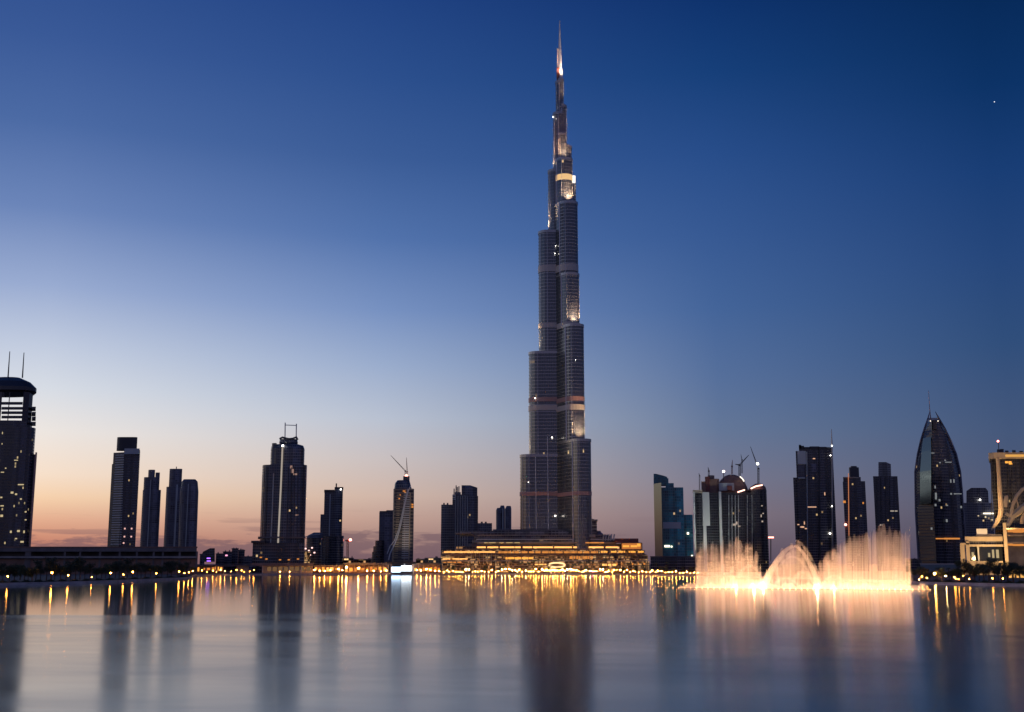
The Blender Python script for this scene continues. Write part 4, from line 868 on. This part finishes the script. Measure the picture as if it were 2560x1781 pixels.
for (a, b_) in ((-60, 480), (2290, 2600)):
    for _ in range(9000):
        px = r.uniform(a, b_); Y = shore_y(px) + 18 + r.uniform(0, 5); p = Vector((at(px, 1430, Y).x, Y, GZ + r.uniform(0, 1.7) * (.6 + .4 * math.sin(px * .21))))
        u_ = Vector((r.gauss(0, 1), r.gauss(0, 1), r.gauss(0, 1))).normalized(); w_ = u_.cross(Vector((r.gauss(0, 1), r.gauss(0, 1), 1))).normalized(); s_ = .38
        k = len(hb.v); hb.v += [tuple(p - u_ * s_), tuple(p + w_ * s_), tuple(p + u_ * s_), tuple(p - w_ * s_)]; hb.f.append((k, k + 1, k + 2, k + 3))
tag(hb.build('hedge', 'leaf2'), 'low dark hedges along the left and right banks', 'hedge', kind='stuff')

# ------------------------------------------------------------------ lamps and umbrellas on the promenade
def lamp_proto(mat, h, rad):
    o = proto('street_lamp'); MB().tube([(0, 0, 0), (0, 0, h * .5), (0, 0, h)], [.16, .11, .08], 6).build('post', 'darkmetal').parent = o
    hd = MB().ball((0, 0, h + rad * .8), rad).build('lamp_head', mat); hd.parent = o
    k = MB().loft([[(rad * 1.15 * math.cos(a), rad * 1.15 * math.sin(a), h + rad * 1.7) for a in [6.283 * q / 8 for q in range(8)]], [(.1 * math.cos(a), .1 * math.sin(a), h + rad * 2.2) for a in [6.283 * q / 8 for q in range(8)]]]).build('cap', 'darkmetal'); k.parent = o
    return o
LP = {'l': lamp_proto('lamp_soft', 5.0, .55), 'a': lamp_proto('lamp', 5.0, .55), 'w': lamp_proto('lamp_white', 5.2, .5), 's': lamp_proto('lamp', 2.8, .38), 'b': lamp_proto(emat('lamp_glow_big', (1, .42, .08), 330), 6.5, .9), 'm': lamp_proto(emat('lamp_glow_pink', (1, .2, .7), 40), 3, .5)}
lamps = []; seen = set()
def lamp(kind, px, off, s=1.0):
    Y = shore_y(px) + off; loc = (at(px, 1430, Y).x, Y, GZ); o = LP[kind]
    if kind in seen: o = clone(o, loc, 0, s)
    else: seen.add(kind); o.location = loc; o.scale = (s,) * 3
    tag(o, 'x', 'street lamp', 'lamps along the shore promenade'); lamps.append((px, o)); return o
for px, k, off, s in ((20, 'l', 12, .8), (130, 'l', 30, 1.15), (171, 'l', 26, .8), (230, 'l', 20, .5), (277, 'l', 30, 1.0), (309, 'l', 26, .75), (332, 'l', 30, 1.1), (391, 'l', 26, .8), (448, 'l', 30, 1.0), (461, 'l', 26, .7), (482, 'l', 26, .9), (472, 'l', 26, .8)):
    lamp(k, px, off, s)
for px in list(range(505, 640, 12)): lamp('l', px + rnd.uniform(-4, 4), 12, rnd.uniform(.4, .95))
for px, k, s in ((700, 's', .9), (724, 's', .8), (786, 'a', .9), (799, 's', 1.2), (812, 's', 1.1), (826, 'a', .8), (846, 'a', 1.1), (856, 'a', .8), (866, 'b', 1.15), (896, 'b', 1.0), (918, 's', 1.2), (934, 's', 1.2), (952, 's', .9), (966, 's', 1.3), (1042, 'a', .8), (1052, 's', 1.3), (1066, 'b', .8), (1076, 'a', .9), (1088, 's', 1.2), (1098, 's', 1.0)):
    lamp(k, px, 10, s)
x_ = 1110
while x_ < 1640:
    near = abs(x_ - 1394) < 45
    lamp(rnd.choice(['s', 's', 'a', 's', 'w', 'a'] if not near else ['a', 'w', 'b', 'a']), x_, rnd.uniform(3.5, 9), rnd.uniform(.6, 1.15) if not near else rnd.uniform(.6, .95)); x_ += rnd.uniform(4, 11) if not near else rnd.uniform(5, 8)
lamp('m', 1482, 3, .8)
for px in range(1645, 1745, 9): lamp(rnd.choice('ssa'), px, rnd.uniform(4, 9), rnd.uniform(.5, .9))
for px, k, off, s in ((2296, 'w', 10, .3), (2304, 'l', 60, .6), (2317, 'l', 20, .5), (2336, 'b', 60, .75), (2364, 'w', 70, .7), (2388, 'l', 16, .5), (2395, 'l', 5, .45), (2422, 'l', 4, .5), (2480, 'l', 4, .6), (2506, 'l', 4, .6), (2408, 'l', 90, .7), (2385, 'l', 60, .6)):
    lamp(k, px, off, s)
label_row(lamps, 'glowing street lamp')
def umb(px, off, s):
    Y = shore_y(px) + off; X = at(px, 1430, Y).x
    o = proto('parasol'); o.location = (X, Y, GZ); MB().tube([(0, 0, 0), (0, 0, 2.6 * s)], .06, 5).build('pole', 'darkmetal').parent = o
    MB().loft([[(r_ * s * math.cos(a), r_ * s * math.sin(a), z_ * s) for a in [6.283 * q / 8 for q in range(8)]] for r_, z_ in ((1.9, 2.2), (1.85, 2.3), (.1, 3.0))]).build('canopy', 'cream').parent = o
    tag(o, 'x', 'parasol', 'cream parasols on the lit promenade'); return (px, o)
label_row([umb(px, rnd.uniform(2.5, 4), rnd.uniform(1.1, 1.6)) for px in (1116, 1143, 1166, 1196, 1222, 1262, 1292, 1320, 1347, 1426, 1450, 1468, 1502, 1528, 1551, 1586, 1612)], 'cream parasol')

# ------------------------------------------------------------------ fountain
FY = 14 * 3000 / 61.0 / 1.0
t = Thing('fountain', 'wide row of tall amber-lit fountain jets on the lake, right of centre', 'fountain', 2010, FY, gz=0, py=1470)
def volmat(name, dens):
    m = bpy.data.materials.new(name); m.use_nodes = True; k = G(m.node_tree); m.node_tree.nodes.clear()
    v = k.n('ShaderNodeVolumeScatter'); v.inputs['Color'].default_value = (1, .93, .85, 1); v.inputs['Density'].default_value = dens; v.inputs['Anisotropy'].default_value = 0.0
    o = k.n('ShaderNodeOutputMaterial'); k.put(o.inputs['Volume'], v.outputs[0]); return m
VM = [volmat('fine_spray', .06), volmat('spray', .13), volmat('dense_spray', .30), volmat('white_water', .9)]
def fy(px): return FY + (2010 - px) * .09          # the row of nozzles runs slightly askew
def jet(x0, xt, yt, r0, r1, mat, bend=0.0, y0=1471):
    Y = fy(x0); A = at(x0, y0, Y); A.z = .1; Z = at(xt, yt, Y); path = []; rs = []
    for i in range(9):
        f = i / 8; h = 1 - (1 - f) ** 1.0
        path.append(Vector((A.x + (Z.x - A.x) * (f ** (1 + bend)), Y, A.z + (Z.z - A.z) * h))); rs.append(r0 + (r1 - r0) * f if f < .9 else (r0 + (r1 - r0) * f) * (1 - (f - .88) * 5))
    MB().tube(path, rs, 8).build('jet', mat, t, smooth=True)
def env(px):
    if px < 1875: return 1350 + 5 * math.sin(px * .35)
    if px < 1912: return 1352 + (px - 1875) ** 1.28 * .9
    if px < 1990: return 1440 - 92 * ((px - 1912) / 78) ** .62
    if px < 2044: return 1348 + 86 * ((px - 1990) / 54) ** 1.7
    if px < 2110: return 1438 - 98 * ((px - 2044) / 66) ** .5
    if px < 2190: return 1340 - (px - 2110) * .2 + 4 * math.sin(px * .3)
    return 1318 + 3 * math.sin(px * .5)
fr_ = random.Random(5)
for i in range(66):
    px = 1744 + i * (2272 - 1744) / 65 + fr_.uniform(-2, 2)
    big = fr_.random() < .3
    jet(px, px + fr_.uniform(-1.5, 1.5), env(px) + fr_.choice((-5, 0, 2, 6, 10, 18, 30)), fr_.uniform(.5, .8), fr_.uniform(1.0, 2.2) if not big else .5, VM[1] if not big else VM[2])
for i in range(30):
    px = fr_.uniform(1748, 2270)
    if env(px) < 1400: jet(px, px + fr_.uniform(-4, 4), fr_.uniform(1395, 1448), .35, fr_.uniform(.3, .8), VM[2], fr_.uniform(0, .8))
def arc(x0, x1, ytop, r, mat, skew=0, n=14, f0=0, f1=1):
    Y = fy((x0 + x1) / 2); path = []
    for i in range(n + 1):
        f = f0 + (f1 - f0) * i / n; px = x0 + (x1 - x0) * f; py = 1470 - (1470 - ytop) * (1 - abs(2 * f - 1) ** 2.0); path.append(at(px, py, Y))
    for p in path: p.z = max(p.z, .2)
    MB().tube(path, r, 8).build('jet_arc', mat, t, smooth=True)
def limb(x0, x1, ytop, r_, mat, n=12):
    Y = fy((x0 + x1) / 2); path = []
    for i in range(n + 1):
        f = i / n; p_ = at(x0 + (x1 - x0) * f, 1470 - (1470 - ytop) * (1 - (1 - f) ** 1.7), Y); p_.z = max(p_.z, .2); path.append(p_)
    MB().tube(path, [r_ * (1.25 - .75 * i / n) for i in range(n + 1)], 8).build('jet_arc', mat, t, smooth=True)
limb(1908, 1984, 1366, 1.9, VM[2]); limb(1900, 1978, 1384, 1.6, VM[1]); limb(2050, 1986, 1366, 1.5, VM[2]); limb(2056, 1990, 1352, 1.2, VM[1]); arc(1922, 2038, 1392, .8, VM[1]); arc(1835, 1912, 1415, 1.0, VM[1]); arc(1975, 2040, 1430, 1.2, VM[1]); arc(1930, 2000, 1445, .9, VM[1]); arc(2050, 2120, 1440, .9, VM[1]); arc(2230, 2245, 1418, .5, VM[1])
def sheet(x0, x1, yt, th, mat, nm='mist'):
    rings = []; n = max(3, int((x1 - x0) / 6))
    for i in range(n + 1):
        px = x0 + (x1 - x0) * i / n; Y = fy(px); z1 = max(1.0, at(px, yt(px), Y).z); X = at(px, 1470, Y).x
        rings.append([(X, Y - th, .1), (X, Y + th, .1), (X, Y + th * .6, z1 * .7), (X, Y + .2, z1), (X, Y - .2, z1), (X, Y - th * .6, z1 * .7)])
    MB().loft(rings).build(nm, mat, t, smooth=False)
sheet(1740, 1906, lambda p: env(p) + 10 + 5 * math.sin(p * .5), 4.2, VM[0]); sheet(1918, 2040, lambda p: env(p) + 10, 3.4, VM[0]); sheet(2052, 2278, lambda p: env(p) + 9 + 4 * math.sin(p * .45), 4.2, VM[0])
sheet(1742, 1905, lambda p: 1425 + 10 * math.sin(p * .09), 2.2, VM[0]); sheet(2056, 2276, lambda p: 1432 + 8 * math.sin(p * .07), 2.2, VM[0])
sheet(1700, 2320, lambda p: 1460 + 4 * math.sin(p * .13) + 2.5 * math.sin(p * .31), 1.6, VM[2], 'froth'); sheet(1830, 1912, lambda p: 1444 + 7 * math.sin(p * .1), 1.8, VM[1], 'froth'); sheet(2034, 2052, lambda p: 1438, 1.6, VM[2], 'froth')
# nozzle pipe just above the water and its row of lamps
rings = []
for i in range(21):
    px = 1650 + i * (2370 - 1650) / 20; Y = fy(px); p = at(px, 1470, Y); rings.append([(p.x, Y - .35, -.5), (p.x, Y + .35, -.5), (p.x, Y + .35, .16), (p.x, Y - .35, .16)])
MB().loft(rings).build('nozzle_pipe', 'darkmetal', t)
gm = emat('fountain_lamp_glow', (1, .60, .27), 8)
for i in range(46):
    px = 1668 + i * 14.6; Y = fy(px) - .8; p = at(px, 1470, Y)
    MB().ball((p.x, Y, .35), .34 if 1735 < px < 2285 else .2, 6).build('lamp', gm, t)
def strip_light(px0, px1, power, z=.6, off=0.0, tilt=0.0):
    Y0, Y1 = fy(px0), fy(px1); A = at(px0, 1470, Y0); B2 = at(px1, 1470, Y1); c = (A + B2) / 2
    l = bpy.data.lights.new('lamp_beam', 'AREA'); l.shape = 'RECTANGLE'; l.size = (B2 - A).length; l.size_y = 2.2; l.energy = power; l.color = (1, .51, .25)
    o = bpy.data.objects.new('lamp_beam', l); COL.objects.link(o); o.parent = t.o; o.location = Vector((c.x, c.y + off, z)) - t.loc
    o.rotation_euler = (math.pi + tilt, 0, math.atan2(B2.y - A.y, B2.x - A.x))
for a, b_, p_ in ((1664, 1738, 7000), (1740, 1908, 54000), (1915, 2044, 32000), (2050, 2278, 70000)):
    strip_light(a, b_, p_, .5, -11, -R(35)); strip_light(a, b_, p_ * .05, 1.2)
for px, e in ((1885, 2500), (1908, 5000), (2043, 6000), (1840, 1200), (2085, 1200)):
    p = at(px, 1470, fy(px)); wpt(p.x, p.y, 1.2, e, (1, .62, .3), .5, 'lamp_beam', t)
